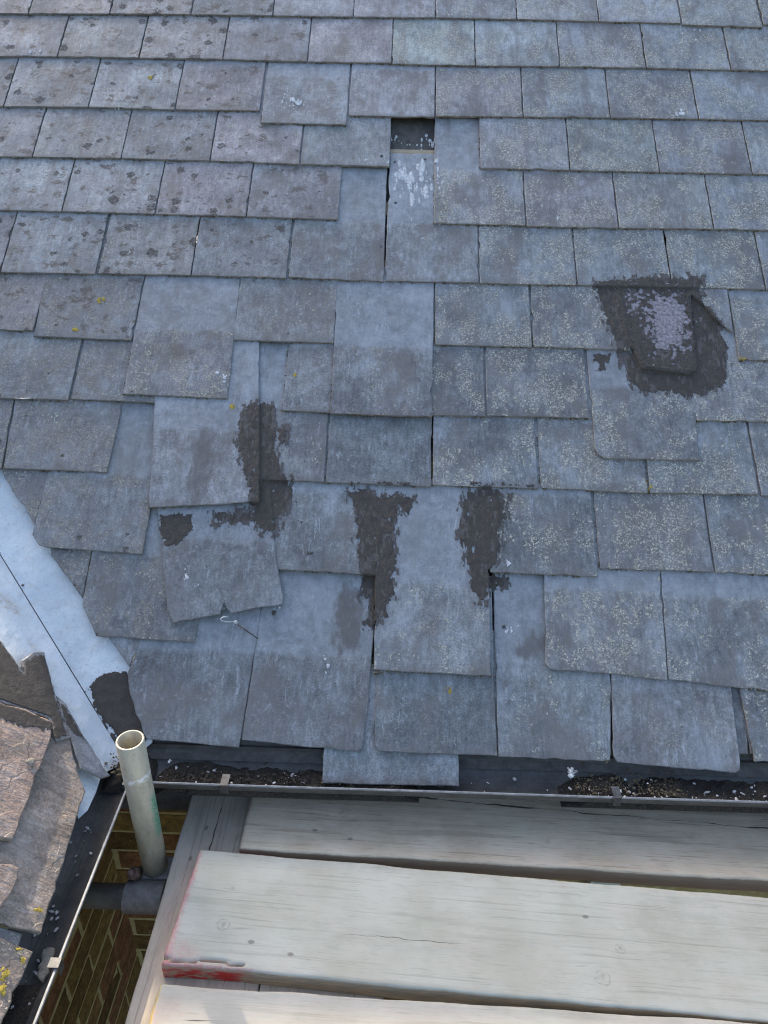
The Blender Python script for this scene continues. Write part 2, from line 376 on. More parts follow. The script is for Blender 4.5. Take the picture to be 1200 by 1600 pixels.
def mat_wood(name, c0, c1, cd, knots=(), paint=None, seed=0., contrast=1., face=None, cracks=(), red=False):
    """weathered board, grain along local X; knots [(x, y, size)]"""
    N = NT(name); o = N.obj(); x, y, z = N.xyz(o)
    yy = y
    dark = None
    for kx, ky, ks in knots:
        dx = N.math('MULTIPLY', N.math('SUBTRACT', x, kx), 1/(ks*2.6)); dy = N.math('MULTIPLY', N.math('SUBTRACT', y, ky), 1/ks)
        d2 = N.math('ADD', N.math('MULTIPLY', dx, dx), N.math('MULTIPLY', dy, dy))
        g = N.math('POWER', 2.718, N.math('MULTIPLY', d2, -1.))
        yy = N.math('ADD', yy, N.math('MULTIPLY', g, N.math('MULTIPLY', N.math('SUBTRACT', y, ky), -.72)))
        dx3 = N.math('MULTIPLY', dx, 2.6)
        d3 = N.math('ADD', N.math('MULTIPLY', dx3, dx3), N.math('MULTIPLY', dy, dy))
        d3 = N.math('ADD', d3, N.math('MULTIPLY', N.math('SUBTRACT', N.noise(o, 85, 5, .7), .5), .9))
        ring = N.math('MULTIPLY', N.ramp(d3, .28, .42), N.ramp(d3, .48, .70, 1., 0.))
        core = N.math('MULTIPLY', N.ramp(d3, .0, .30, 1., 0.), .45)
        k = N.math('MULTIPLY', N.math('MAXIMUM', N.math('MULTIPLY', ring, .35), core), N.ramp(N.noise(o, 130, 3), .36, .58))
        dark = k if dark is None else N.math('MAXIMUM', dark, k)
    q = N.comb(N.math('ADD', N.math('MULTIPLY', x, .055), seed), yy, N.math('MULTIPLY', z, .6))
    wv = N.noise(q, 55, 3, .55, .8)
    fib = N.noise(N.vmul(N.comb(x, yy, z), (.05, 1., 1.)), 420, 3, .7)
    blot = N.noise(N.vadd(o, (seed*3, 1, 0)), 7, 4, .6)
    f = N.math('ADD', N.math('MULTIPLY', wv, .62), N.math('MULTIPLY', fib, .38))
    col = N.mix(N.ramp(blot, .3, .7), c0, c1)
    lat = N.ramp(wv, .56, .70)
    col = N.mix(N.math('MULTIPLY', N.ramp(N.noise(N.vadd(o, (9, seed, 1)), 6, 4, .6), .48, .66), .35), col, N.mix(1., col, (.93, 1.03, 1.0), 'MULTIPLY'))
    col = N.mix(N.math('MULTIPLY', N.ramp(N.noise(N.vadd(o, (2, seed, 7)), 8, 4, .6), .50, .68), .35), col, N.mix(1., col, (1.03, .96, .98), 'MULTIPLY'))
    col = N.mix(N.math('MULTIPLY', lat, .30*contrast), col, cd)
    col = N.mix(N.math('MULTIPLY', N.ramp(fib, .55, .70), .45*contrast), col, cd)
    col = N.mix(N.math('MULTIPLY', N.ramp(N.noise(N.vmul(o, (.3, 1, 1)), 26, 5, .7), .56, .74), .40*contrast), col, cd)
    col = N.mix(N.math('MULTIPLY', N.ramp(N.noise(N.vadd(N.vmul(o, (.55, 1, 1)), (seed, 4, 0)), 9, 7, .72), .48, .70), .55), col, N.mix(.5, cd, c0))
    col = N.mix(N.math('MULTIPLY', N.ramp(N.noise(N.vmul(N.comb(x, yy, z), (.018, 1, 1)), 170, 4, .6), .56, .68), .55*contrast), col, cd)
    sp = N.voro(N.vmul(o, (.6, 1, 1)), 22); spc = N.xyz(sp.outputs['Color'])
    spk = N.math('MULTIPLY', N.ramp(sp.outputs['Distance'], .05, .11, 1., 0.), N.ramp(spc[0], .82, .86))
    col = N.mix(N.math('MULTIPLY', spk, .6), col, (.10, .08, .06))
    if dark is not None: col = N.mix(N.math('MULTIPLY', dark, .85), col, (.15, .115, .08))
    for (px0, pxw, py0, pyw, pc, amt) in (paint or ()):
        mx = N.ramp(N.math('ADD', x, N.math('MULTIPLY', N.math('SUBTRACT', N.noise(o, 34, 5, .7), .5), pxw*1.8)), px0, px0+pxw, 1., 0.)
        if pyw: 
            my = N.ramp(N.math('ADD', y, N.math('MULTIPLY', N.math('SUBTRACT', N.noise(o, 40, 5, .7), .5), pyw*1.8)), py0, py0+pyw, 1., 0.)
            mx = N.math('MULTIPLY', mx, my)
        mx = N.math('MULTIPLY', mx, N.ramp(N.noise(o, 120, 4, .75), .30, .58))
        col = N.mix(N.math('MULTIPLY', mx, amt), col, pc)
    if face is not None:
        fz = N.ramp(N.math('ADD', z, N.math('MULTIPLY', N.math('SUBTRACT', N.noise(o, 60, 3), .5), .006)), -.006, -.002, 1., 0.)
        col = N.mix(N.math('MULTIPLY', fz, .8), col, N.mix(N.ramp(fib, .35, .65), face, cd))
    for (x0, x1, y0, sl, wd, wav) in cracks:
        yc = N.math('ADD', y0, N.math('MULTIPLY', N.math('SUBTRACT', x, x0), sl))
        yc = N.math('ADD', yc, N.math('MULTIPLY', N.math('SUBTRACT', N.noise(N.comb(x, 3.1*y0, 0.), 9, 6, .6), .5), wav))
        dd = N.math('ABSOLUTE', N.math('SUBTRACT', y, yc))
        ww = N.math('MULTIPLY', N.ramp(N.noise(N.comb(x, 7.7+y0, 0.), 11, 3), .35, .65, .15, 1.), wd)
        mk = N.math('MULTIPLY', N.ramp(N.math('DIVIDE', dd, ww), .5, 1.3, 1., 0.), N.math('MULTIPLY', N.ramp(x, x0, x0+.02), N.ramp(x, x1-.06, x1, 1., 0.)))
        col = N.mix(N.math('MULTIPLY', mk, .9), col, (.045, .036, .028)); f = N.math('SUBTRACT', f, N.math('MULTIPLY', mk, 2.))
    if red:
        rz_ = N.math('MULTIPLY', N.ramp(N.math('ADD', z, N.math('MULTIPLY', N.math('SUBTRACT', N.noise(o, 50, 3), .5), .006)), -.006, -.002, 1., 0.), N.ramp(N.math('ADD', x, N.math('MULTIPLY', N.math('SUBTRACT', N.noise(o, 30, 4), .5), .06)), .11, .17, 1., 0.))
        rz_ = N.math('MULTIPLY', rz_, N.ramp(z, -.013, -.009, 1., .25)); col = N.mix(N.math('MULTIPLY', rz_, N.ramp(N.noise(N.vmul(o, (.35, 1, 1)), 90, 5, .7), .36, .56)), col, (.50, .04, .035))
    h = N.math('ADD', f, N.math('MULTIPLY', blot, .3))
    return N.done(col, .75, N.bump(h, .35, .002), .3)

# ------------------------------------------------------------------ slates
def resample(pts, step=.014):
    out = []
    n = len(pts)
    for i in range(n):
        a = np.asarray(pts[i], float); b = np.asarray(pts[(i+1) % n], float)
        k = max(1, int(np.linalg.norm(b-a)/step))
        for j in range(k): out.append(a+(b-a)*j/k)
    return np.array(out)
def slab_mesh(name, pts, thick, jit=.0005, bev=.0014, step=.018, seed=0, chip=.08):
    """a thin dressed slab from a 2-D outline: top, chipped arris, edge and underside"""
    P = resample(pts, step); n = len(P)
    r = random.Random(seed)
    area = .5*sum(P[i][0]*P[(i+1) % n][1]-P[(i+1) % n][0]*P[i][1] for i in range(n))
    if area < 0: P = P[::-1].copy()
    tang = np.roll(P, -1, 0)-np.roll(P, 1, 0)
    nin = np.stack([-tang[:, 1], tang[:, 0]], 1); nin /= np.linalg.norm(nin, axis=1)[:, None]+1e-9
    off = np.array([r.gauss(0, jit) for _ in range(n)])
    for i in range(n):
        if r.random() < chip: off[i] += abs(r.gauss(0, .0022))
    Po = P+nin*off[:, None]
    bw = np.array([bev*(.6+r.random()*.9) for _ in range(n)])
    Pi = Po+nin*bw[:, None]
    bm = bmesh.new()
    top = [bm.verts.new((p[0], p[1], 0)) for p in Pi]
    mid = [bm.verts.new((p[0], p[1], -min(thick*.55, b*.75))) for p, b in zip(Po, bw)]
    bot = [bm.verts.new((p[0]+q[0]*.001, p[1]+q[1]*.001, -thick)) for p, q in zip(Po, nin)]
    f = bm.faces.new(top); f.material_index = 0
    for i in range(n):
        j = (i+1) % n
        g = bm.faces.new((mid[i], mid[j], top[j], top[i])); g.material_index = 0
        g = bm.faces.new((bot[i], bot[j], mid[j], mid[i])); g.material_index = 1
    g = bm.faces.new(bot[::-1]); g.material_index = 1
    bmesh.ops.triangulate(bm, faces=[f, g])
    me = bpy.data.meshes.new(name); bm.to_mesh(me); bm.free()
    return me

main = empty('slate_roof', (0, 0, 0), (PITCH, 0, 0))
tag(main, 'weathered blue-grey slate roof with slipped slates, tar patches and one missing slate', 'roof')
COVER = []        # (outline in roof coordinates, row plane) for draping
def props(o, pxm, pym, seed, **kw):
    r = random.Random(seed*7+3)
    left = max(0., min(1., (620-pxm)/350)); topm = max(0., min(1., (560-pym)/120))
    lo = max(0., min(1., (330-pxm)/120)) if pym > 480 else 0.
    d = dict(tone=.05+.70*r.random()+.25*topm, green=max(0., r.gauss(-.1, .35))*topm, purple=max(0., r.gauss(.3, .35))*(.4+.8*topm), bloom=.15+.75*r.random()*(1.2 if pxm > 400 else .6), streak=(.45+.55*r.random()) if pym < 420 else (.15+.35*r.random()),  # tone also raised on the upper courses, standing in for lens haze
             spots=left*topm*(.55+.45*r.random())+lo*.25, lichen=(.12+.2*r.random()) if pxm < 640 else (.45+.55*r.random()), stain=0., stain_x=0., stain_y=0., stain_rx=.05, stain_ry=.05)
    d['crusty'] = lo
    if lo: d['lichen'] = .6+.4*r.random()
    if pym > 850 and 380 < pxm < 600: d['lichen'] = .1
    d.update(kw)
    d['purple'] = min(1., d['purple']); d['pale'] = (1.19-.27*max(0., min(1., (pym+40)/620)))*(.86+.26*r.random())  # pale: haze painted into the upper courses' colour, plus random spread per slate
    for k, v in d.items(): o[k] = float(v)
scount = 0; ROWEND = {}
def slate(n, bl, br, tl=None, tr=None, L=.465, gap=.0032, poly=None, lift=0., mat=None, label=None, thick=TH, **kw):
    global scount
    scount += 1; r = random.Random(scount*13+5)
    row = n+R0
    if poly is None:
        a = on_row(row, *bl); b = on_row(row, *br)
        def side(p, q):
            if q is None: return np.array([0., 1.])
            d = on_row(row, *q)-p; return d/np.linalg.norm(d)
        da, db = side(a, tl), side(b, tr)
        a = a+np.array([gap/2, 0]); b = b-np.array([gap/2, 0])
        pts = [a, b, b+db*L, a+da*L]
        ROWEND[row] = max(ROWEND.get(row, -9), b[0]+.0016)
        mid = (a+b)/2; pm = ((bl[0]+br[0])/2, (bl[1]+br[1])/2)
    else:
        pts = [on_row(row, *q) for q in poly]
        mid = np.array([np.mean([q[0] for q in pts]), min(q[1] for q in pts)])
        pm = (np.mean([q[0] for q in poly]), max(q[1] for q in poly))
    COVER.append((np.array(pts), VROW[row], lift))
    me = slab_mesh('slate', [q-mid for q in pts], thick, seed=scount)
    o = new_obj('slate', me, [mat or M_SLATE, M_EDGE], main,
                (mid[0], mid[1], (VROW[row]-mid[1])*SL+lift), (-SL+r.gauss(0, .0012), r.gauss(0, .0022), 0))
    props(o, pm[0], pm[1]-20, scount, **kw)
    if label: o['label'] = label
    return o

def course(n, pts, **kw):
    for i in range(len(pts)-1):
        if pts[i] is None or pts[i+1] is None: continue
        (x0, y0), (x1, y1) = pts[i], pts[i+1]
        slate(n, (x0, y0), (x1, y1), **kw)
# three courses above the frame, laid by measure
for k in range(3):
    v = VROW[k]
    for j in range(-8, 8):
        u = (j+(.5 if k % 2 == 0 else 0))*.257
        scount += 1
        pts = [np.array(q) for q in ((u+.0016, v), (u+.2554, v), (u+.2554, v+.465), (u+.0016, v+.465))]
        mid = np.array([u+.1285, v])
        o = new_obj('slate', slab_mesh('slate', [q-mid for q in pts], TH, seed=scount), [M_SLATE, M_EDGE], main, (mid[0], mid[1], 0), (-SL, rng.gauss(0, .002), 0))
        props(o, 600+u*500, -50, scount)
course(0, [(-213, 18), (-85, 20), (44, 21), (171, 21), (298, 22), (426, 24), (552, 26), (681, 27), (808, 29.5), (936, 33)])
slate(0, (936, 33), (1065, 36)); slate(0, (1066, 38), (1192, 42)); slate(0, (1193, 38), (1322, 41))
course(1, [(-170, 86), (-40, 87), (89, 88), (217, 90), (348, 92), (480, 96), (612, 98)])
course(1, [(612, 99.5), (743, 102), (875, 103.5), (1010, 105.5), (1143, 109), (1276, 111)])
course(2, [(-263, 164), (-128, 165), (5, 166), (138, 167), (273, 171), (406, 172.5)])
slate(2, (407, 191.5), (542, 194.5), tl=(418, 98), tr=(548, 101), label='slate slipped a little below its course', tone=.85, purple=.1, spots=.05, bloom=.9)
course(2, [(544, 180), (680, 183)], bloom=.8, spots=.0)
course(2, [(680, 181), (818, 182), (954, 183.5), (1092, 185.5), (1230, 188)])
course(3, [(-225, 241), (-88, 243), (50, 245), (189, 247), (328, 251), (468, 256)])
slate(3, (469, 256), (609.5, 260), tone=.9, bloom=.9, purple=.1, spots=.03)
course(3, [(750, 262.5), (891, 265.5), (1031, 268.5), (1176, 271.5), (1320, 274)])
course(4, [(-190, 325), (-48, 327), (96, 330), (242, 334), (385, 338), (529.5, 343)])
slate(4, (677.5, 348), (822, 352), tone=.8, bloom=.8)
course(4, [(822, 353), (967, 356), (1116, 357.5), (1265, 361)])
course(5, [(-300, 421), (-150, 423), (0, 425), (149, 428)])
course(5, [(152, 427), (298, 430), (448, 434)]); slate(5, (450, 433), (600, 440), tr=(605.5, 265), tone=.75, bloom=.7)
slate(5, (600.5, 439), (749, 441.5), tl=(607.5, 265), tone=.7, bloom=.75, lichen=.25)
course(5, [(749, 442), (902, 445.5), (1050, 448), (1197, 452), (1345, 456)])
course(6, [(-260, 509), (-105, 511), (52, 517)])
slate(6, (52, 525), (206, 531.5), tl=(70, 428), tr=(226, 432))
slate(6, (191, 615), (356, 622.5), tl=(226, 432), tr=(376, 437), label='slate slipped half a course down over its neighbours', stain=.7, stain_x=-.02, stain_y=.13, stain_rx=.06, stain_ry=.03)
slate(6, (364, 531), (522, 536), tl=(374, 437), stain=.0, lift=.0005)
slate(6, (515, 645.5), (676, 651.5), tl=(526, 440), tr=(679, 442), label='large slate slipped a full course down', tone=.35)
course(6, [(679, 538), (832, 542)]); slate(6, (833, 541), (986, 547), tone=.6, bloom=.8)
slate(6, None, None, poly=[(1060, 440), (1134, 440), (1145, 521), (1118, 500), (1100, 478), (1070, 452)], lift=.0035, label='broken corner of a cracked slate', tone=.7)
slate(6, (1155, 562), (1310, 565), tl=(1137, 455)); slate(6, (1312, 560), (1465, 564))
course(7, [(-210, 616), (-50, 620), (107, 625)])
slate(7, (110, 623), (273, 630)); slate(7, (232, 793), (405, 784.5), tl=(241, 632), tr=(405.5, 640), lift=.001, label='large slate slipped a course and a half with brown stains', tone=.85, bloom=.9, spots=.0, lichen=.05, stain=.75, stain_x=-.02, stain_y=.10, stain_rx=.035, stain_ry=.11)
slate(7, (440, 641), (598, 648), spots=.0, lichen=.25)
slate(7, (599, 647), (759, 650)); slate(7, (760, 649), (922, 653))
slate(7, None, None, poly=[(930, 700), (934, 710), (944, 716), (1093, 718.5), (1087, 650), (1083, 560), (1080, 470), (905, 468), (917, 552), (922, 610)], label='slate slipped down with a rounded lower corner', tone=.45, lichen=.55)
slate(7, (1088, 656.5), (1245, 660)); slate(7, (1246, 659), (1405, 664))
slate(8, (-150, 727), (3, 731), tr=(22, 626)); slate(8, (4, 731), (168, 738), tl=(22, 626), tr=(190, 640))
slate(8, (335, 745), (507, 753), spots=.0, lichen=.2, bloom=.5)
slate(8, (508, 753.5), (674, 760), tr=(676, 655), lichen=.15); slate(8, (675.5, 758), (842, 763))
slate(8, (844, 762), (1013.5, 770.5), tl=(839, 655)); slate(8, (1015, 770), (1187, 772.5)); slate(8, (1189, 774), (1360, 778))
# courses cut to the valley
slate(9, None, None, poly=[(-70, 600), (30, 600), (76, 738), (54, 820), (25, 775), (-4, 728)], lichen=.5)
slate(9, None, None, poly=[(60, 852), (72, 855), (222, 865.5), (235, 795), (243, 740), (245, 620), (110, 612), (75, 738), (54, 822), (50, 835)], lift=.001, lichen=.9, tone=.5, label='lichened slate cut along the valley with a clean pale strip')
slate(9, None, None, poly=[(247, 800), (262, 955), (271, 974), (300, 968), (344, 960), (348, 950), (351, 940), (354, 951), (362, 958), (400, 950), (441, 945), (443, 935), (437, 905), (432, 870), (424, 800), (419, 740), (240, 740)], lift=.003, label='loose tilted slate with a broken notched tail', tone=.55, spots=.0, lichen=.2, bloom=.5)
slate(9, (433, 889.5), (588, 898), tl=(414, 765), tone=.75, bloom=1., spots=.0, lichen=.03)
slate(9, (583, 1046.5), (769, 1056), tl=(589, 765), tr=(761, 765), label='slate slipped a full course with tar down both edges', tone=.6, bloom=.7, lichen=.35)
slate(9, (765, 893.5), (935, 901), tl=(759, 765), lift=.0006); slate(9, (937, 888), (1116, 893), tone=.5, lichen=1., bloom=.9); slate(9, (1117, 894), (1300, 902)); slate(9, (1301, 900), (1480, 906))
slate(10, None, None, poly=[(78, 845), (143, 850), (141, 868), (128, 934), (112, 912), (80, 868)], lichen=.6)
slate(10, None, None, poly=[(128, 945), (150, 994), (220, 998), (303, 1003.5), (312, 960), (300, 860), (250, 780), (155, 780), (143, 866)], lichen=.9, tone=.35, label='lichened slate cut along the valley at its lower left')
slate(10, (583, 1052), (600, 1050), tl=(590, 900), tr=(610, 900))
slate(10, None, None, poly=[(852, 1036), (858, 1046), (950, 1052), (1043, 1063), (1031, 895), (1020, 760), (835, 760), (850, 900)], lift=.001, lichen=.9, tone=.55, bloom=.9)
slate(10, (1044, 1061), (1235, 1084), tl=(1031, 893), lichen=.45, tone=.6, bloom=.8); slate(10, (1237, 1082), (1430, 1092))
slate(11, None, None, poly=[(165, 990), (222, 990), (218, 1005), (202, 1042), (180, 1010)], lichen=.2)
slate(11, None, None, poly=[(200, 1050), (203, 1085), (217, 1130), (229, 1155), (300, 1161), (373, 1168), (404, 985), (412, 910), (235, 910), (219, 1000)], tone=.4, bloom=.45, spots=.0, lichen=.03, streak=.1, label='clean dark slate at the eaves beside the scaffold tube')
slate(11, None, None, poly=[(378, 1156), (470, 1166), (556, 1174), (567, 1171), (569, 1140), (573, 1120), (580, 1040), (584, 985), (592, 860), (425, 860), (405, 970)], tone=.55, bloom=.6, spots=.0, lichen=.05, stain=.85, stain_x=.03, stain_y=.285, stain_rx=.04, stain_ry=.10, label='long exposed slate with grey stains down its middle')
slate(11, None, None, poly=[(585, 1163), (592, 1174), (680, 1177.5), (777, 1180.5), (771, 1060), (768, 900), (592, 900), (588, 1060), (585, 1150)], tone=.5, bloom=.6, lichen=.2)
slate(11, (778, 1182), (956, 1190), tl=(769, 897), tr=(955, 1060), tone=.5, bloom=.8, lichen=.35, stain=.8, stain_x=-.04, stain_y=.235, stain_rx=.05, stain_ry=.035, label='eaves slate with its nail head and bare upper half showing')
slate(11, None, None, poly=[(958, 1182), (964, 1191), (1060, 1200), (1148, 1207.5), (1155, 1203), (1156, 1190), (1142, 1075), (1125, 900), (950, 900), (955, 1062)], lift=.002, tone=.6, bloom=1., lichen=.25, label='eaves slate slipped and tilted over the gutter')
slate(11, (1178, 1190), (1330, 1196), tl=(1155, 1080), lift=.001)
slate(12, (503, 1224), (717, 1228.5), L=.25, gap=0., tone=.75, bloom=1., lichen=.0, streak=.6, spots=.0, label='under-eaves slate slipped down across the gutter')
slate(12, (960, 1170), (1171, 1179), tr=(1166, 1085), L=.25, tone=.5, lichen=.0); slate(12, (300, 1150), (500, 1160), L=.25, lichen=.0); slate(12, (720, 1165), (955, 1172), L=.25, lichen=.0)
slate(12, (1172, 1178), (1400, 1186), L=.25, lichen=.0)
# each course carries on to the right, out of the picture
for row, u in sorted(ROWEND.items()):
    if row > R0+11: continue
    v = VROW[row]
    while u < 1.75:
        scount += 1
        pts = [np.array(q) for q in ((u+.0016, v), (u+.2554, v), (u+.2554, v+.465), (u+.0016, v+.465))]
        mid = np.array([u+.1285, v])
        o = new_obj('slate', slab_mesh('slate', [q-mid for q in pts], TH, seed=scount), [M_SLATE, M_EDGE], main, (mid[0], mid[1], 0), (-SL, rng.gauss(0, .002), 0))
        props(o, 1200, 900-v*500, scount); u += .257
# the bitumen-covered repair slate
slate(6, None, None, poly=[(957, 444), (1076, 447), (1082, 500), (1088, 578), (1075, 584), (1004, 575), (990, 545), (968, 500)], lift=.0015, thick=.004, mat=M_PATCH, label='lilac repair slate bedded in black tar')

# boarding, felt and battens under the slates, back slope and ridge
RIDGE = 4.5
bm = bmesh.new()
def quad(bm, pts): return bm.faces.new([bm.verts.new(p) for p in pts])
bm_box(bm, (-.62, -.635, -.041), (6., 2.9, -.036))
o = from_bm('roofing_felt', bm, M_FELT, main)
bm = bmesh.new(); bm_box(bm, (-.50, -.56, -.20), (6., RIDGE, -.043)); bm_box(bm, (-4.4, .9, -.20), (-.502, RIDGE, -.054)); bm_box(bm, (-1.2, 2.902, -.0535), (6., RIDGE, -.008))
from_bm('roof_deck', bm, M_DECK, main)
for n in range(2, 15):
    h = VROW[n]+.465
    b = box('batten', (max(-2.5, -.989-.813*(h+.2013)+.30), h-.028, -.0355), (2.2, h+.017, -.0200), M_BATTEN, main, .001)
    if h < .9:
        b.scale.x = 1.
for k in (1.07,):
    pass
def wpt(u, v, w=0.): return EX*u+UP*v+NM*w
ry, rz = RIDGE*UP[1], RIDGE*UP[2]
bm = bmesh.new()
bs = [(-4.6, ry, rz), (6., ry, rz), (6., 2*ry, 0), (-4.6, 2*ry, 0)]
top = [bm.verts.new(p) for p in bs]; bot = [bm.verts.new((p[0], p[1], p[2]-.2)) for p in bs]
bm.faces.new(top); bm.faces.new(bot[::-1])
for i in range(4): bm.faces.new((top[i], bot[i], bot[(i+1) % 4], top[(i+1) % 4]))
o = from_bm('back_slope', bm, M_DECK); tag(o, 'plain rear slope of the slate roof behind the ridge', 'roof'); 
o.parent = main; o.matrix_parent_inverse = main.matrix_basis.inverted() if False else Matrix.Rotation(-PITCH, 4, 'X')
del o['category']
fas = box('fascia', (-.80, -.462, -.60), (6., -.440, -.425), M_FELT); fas.parent = main; fas.matrix_parent_inverse = Matrix.Rotation(-PITCH, 4, 'X')
sof = box('soffit', (-.80, -.4395, -.60), (6., -.30, -.585), M_DECK); sof.parent = main; sof.matrix_parent_inverse = Matrix.Rotation(-PITCH, 4, 'X')

# ------------------------------------------------------------------ draped coats: bitumen, bird lime, lichen
def inside(poly, X, Y):
    c = np.zeros(X.shape, bool); n = len(poly)
    for i in range(n):
        x0, y0 = poly[i]; x1, y1 = poly[(i+1) % n]
        if y0 == y1: continue
        t = ((y0 > Y) != (y1 > Y)) & (X < (x1-x0)*(Y-y0)/(y1-y0)+x0)
        c ^= t
    return c
def sdist(poly, X, Y):
    d = np.full(X.shape, 1e9); n = len(poly)
    for i in range(n):
        a = np.asarray(poly[i]); b = np.asarray(poly[(i+1) % n]); e = b-a
        t = np.clip(((X-a[0])*e[0]+(Y-a[1])*e[1])/(e@e+1e-12), 0, 1)
        d = np.minimum(d, np.hypot(X-a[0]-e[0]*t, Y-a[1]-e[1]*t))
    return np.where(inside(poly, X, Y), -d, d)
def cover_height(X, Y, cover, base):
    H = np.full(X.shape, base)
    for pts, vn, lift in cover:
        if pts[:, 0].max() < X.min() or pts[:, 0].min() > X.max() or pts[:, 1].max() < Y.min() or pts[:, 1].min() > Y.max(): continue
        h = (vn-Y)*SL+lift if vn is not None else np.full(X.shape, lift)
        H = np.where(inside(pts, X, Y), np.maximum(H, h), H)
    return H
def blur(H, k=1):
    for _ in range(k):
        P = np.pad(H, 1, mode='edge')
        H = (P[:-2, 1:-1]+P[2:, 1:-1]+P[1:-1, :-2]+P[1:-1, 2:]+2*P[1:-1, 1:-1])/6
    return H
def coat(name, polys, mat, parent, to2d, cover, base=-.03, cell=.002, edge=.006, nscale=90, lift=.0012, holes=(), seed=1, hole_amt=.0, streak=1., kind=None, label=None, soft=1, relief=.0006, jag=1., grow=0., bridge=0):
    PS = [np.array([to2d(*q) for q in p]) for p in polys]
    HS = [np.array([to2d(*q) for q in p]) for p in holes]
    allp = np.concatenate(PS); lo = allp.min(0)-edge*2-grow; hi = allp.max(0)+edge*2+grow
    xs = np.arange(lo[0], hi[0], cell); ys = np.arange(lo[1], hi[1], cell)
    X, Y = np.meshgrid(xs, ys, indexing='ij')
    d = np.min([sdist(p, X, Y) for p in PS], 0)
    n1 = fbm(X*nscale, Y*nscale*streak, seed, 4)-.5
    n0 = fbm(X*nscale*.25, Y*nscale*.25, seed+5, 3)-.5
    d = d-grow+n1*edge*3.4+n0*edge*3.+(fbm(X*nscale*3.1, Y*nscale*3.1*streak, seed+8, 3)-.5)*edge*2.6*jag
    if hole_amt:
        nh = fbm(X*nscale*.8, Y*nscale*.8*streak, seed+31, 4)
        d = np.where(nh < hole_amt, np.abs(d)+.001, d)
    for p in HS:
        dh = sdist(p, X, Y)+(fbm(X*120, Y*120, seed+77, 6)-.5)*.13+.004
        d = np.maximum(d, -dh)
    H = cover_height(X, Y, cover, base)
    for _ in range(bridge):
        Q = np.pad(H, 1, mode='edge'); H = np.maximum.reduce([Q[:-2, 1:-1], Q[2:, 1:-1], Q[1:-1, :-2], Q[1:-1, 2:], H])
    H = blur(H, soft)
    H = H+lift*np.clip(-d/.004, .5, 1)+relief*(fbm(X*140, Y*60, seed+3, 3)-.5)*np.clip(-d/.01, 0, 1)
    inm = d < 0
    m = inm[:-1, :-1] & inm[1:, :-1] & inm[:-1, 1:] & inm[1:, 1:]
    if not m.any(): return None
    idx = -np.ones(X.shape, int); use = np.zeros(X.shape, bool)
    for a, b in ((0, 0), (1, 0), (0, 1), (1, 1)): use[a:a+m.shape[0], b:b+m.shape[1]] |= m
    idx[use] = np.arange(use.sum())
    V = np.stack([X[use], Y[use], H[use]], 1)
    I, J = np.nonzero(m)
    F = np.stack([idx[I, J], idx[I+1, J], idx[I+1, J+1], idx[I, J+1]], 1)
    me = bpy.data.meshes.new(name); me.from_pydata(V.tolist(), [], F.tolist()); me.update()
    me.polygons.foreach_set('use_smooth', [True]*len(me.polygons))
    o = new_obj(name, me, mat, parent)
    if kind: o['kind'] = kind
    if label: o['label'] = label
    return o
def roof2d(px, py): return roof(px, py, .002)
TAR = [
 ([[(934, 447), (932, 438), (965, 436), (1000, 432), (1030, 431), (1060, 434), (1085, 429), (1100, 433), (1096, 452), (1101, 472), (1120, 495), (1140, 540), (1135, 600), (1105, 612), (1070, 618), (1040, 610), (1010, 613), (985, 600), (977, 575), (968, 552), (986, 546), (962, 540), (956, 520), (946, 490), (936, 458)]],
  [[(983, 452), (999, 453), (1010, 484), (986, 480)], [(1022, 456), (1056, 460), (1078, 488), (1075, 528), (1056, 560), (1045, 545), (1026, 550), (1020, 520), (1008, 500)]], 'thick black tar smeared around the lilac repair slate', .004, 0),
 ([[(383, 632), (412, 627), (428, 632), (431, 660), (430, 690), (434, 712), (446, 740), (456, 752), (455, 785), (440, 812), (424, 822), (412, 812), (396, 800), (393, 775), (386, 745), (376, 715), (371, 680), (376, 650)],
   [(436, 668), (449, 665), (447, 690), (436, 696)], [(330, 800), (420, 795), (436, 815), (428, 832), (412, 832), (398, 815), (338, 817)]], [], 'black tar running down the seam beside the slipped slate', .004, .2),
 ([[(246, 802), (300, 800), (303, 828), (278, 850), (260, 855), (250, 830)]], [], 'square black tar daub on the tilted slate', .003, 0),
 ([[(541, 766), (556, 800), (560, 880), (566, 900), (563, 930), (576, 938), (570, 974), (580, 984), (590, 970), (604, 964), (600, 945), (617, 930), (614, 900), (618, 860), (617, 820), (624, 788), (638, 800), (646, 778), (620, 772), (590, 775), (575, 761)]], [], 'long black tar streak down the left seam', .004, .14),
 ([[(733, 766), (755, 760), (800, 772), (790, 788), (792, 805), (777, 828), (783, 850), (777, 870), (765, 892), (765, 915), (757, 940), (746, 938), (737, 922), (736, 905), (728, 860), (720, 840), (717, 820), (724, 800), (722, 780)],
   [(768, 897), (798, 898), (792, 912), (770, 922)]], [], 'black tar streak down the right seam', .004, .2),
 ([[(478, 862), (498, 861), (498, 865), (478, 866)], [(466, 813), (480, 815), (492, 818), (478, 818)]], [], 'small tar dabs on the pale slate', .0025, .3),
 ([[(548, 752), (640, 754), (640, 757), (548, 755)], [(735, 752), (835, 757), (835, 760), (735, 757)]], [], 'tar specks along the tails above the streaks', .0035, .3),
 ([[(930, 550), (955, 550), (958, 575), (930, 578)]], [], 'worn tar scuffs left of the repair', .003, .46),
]
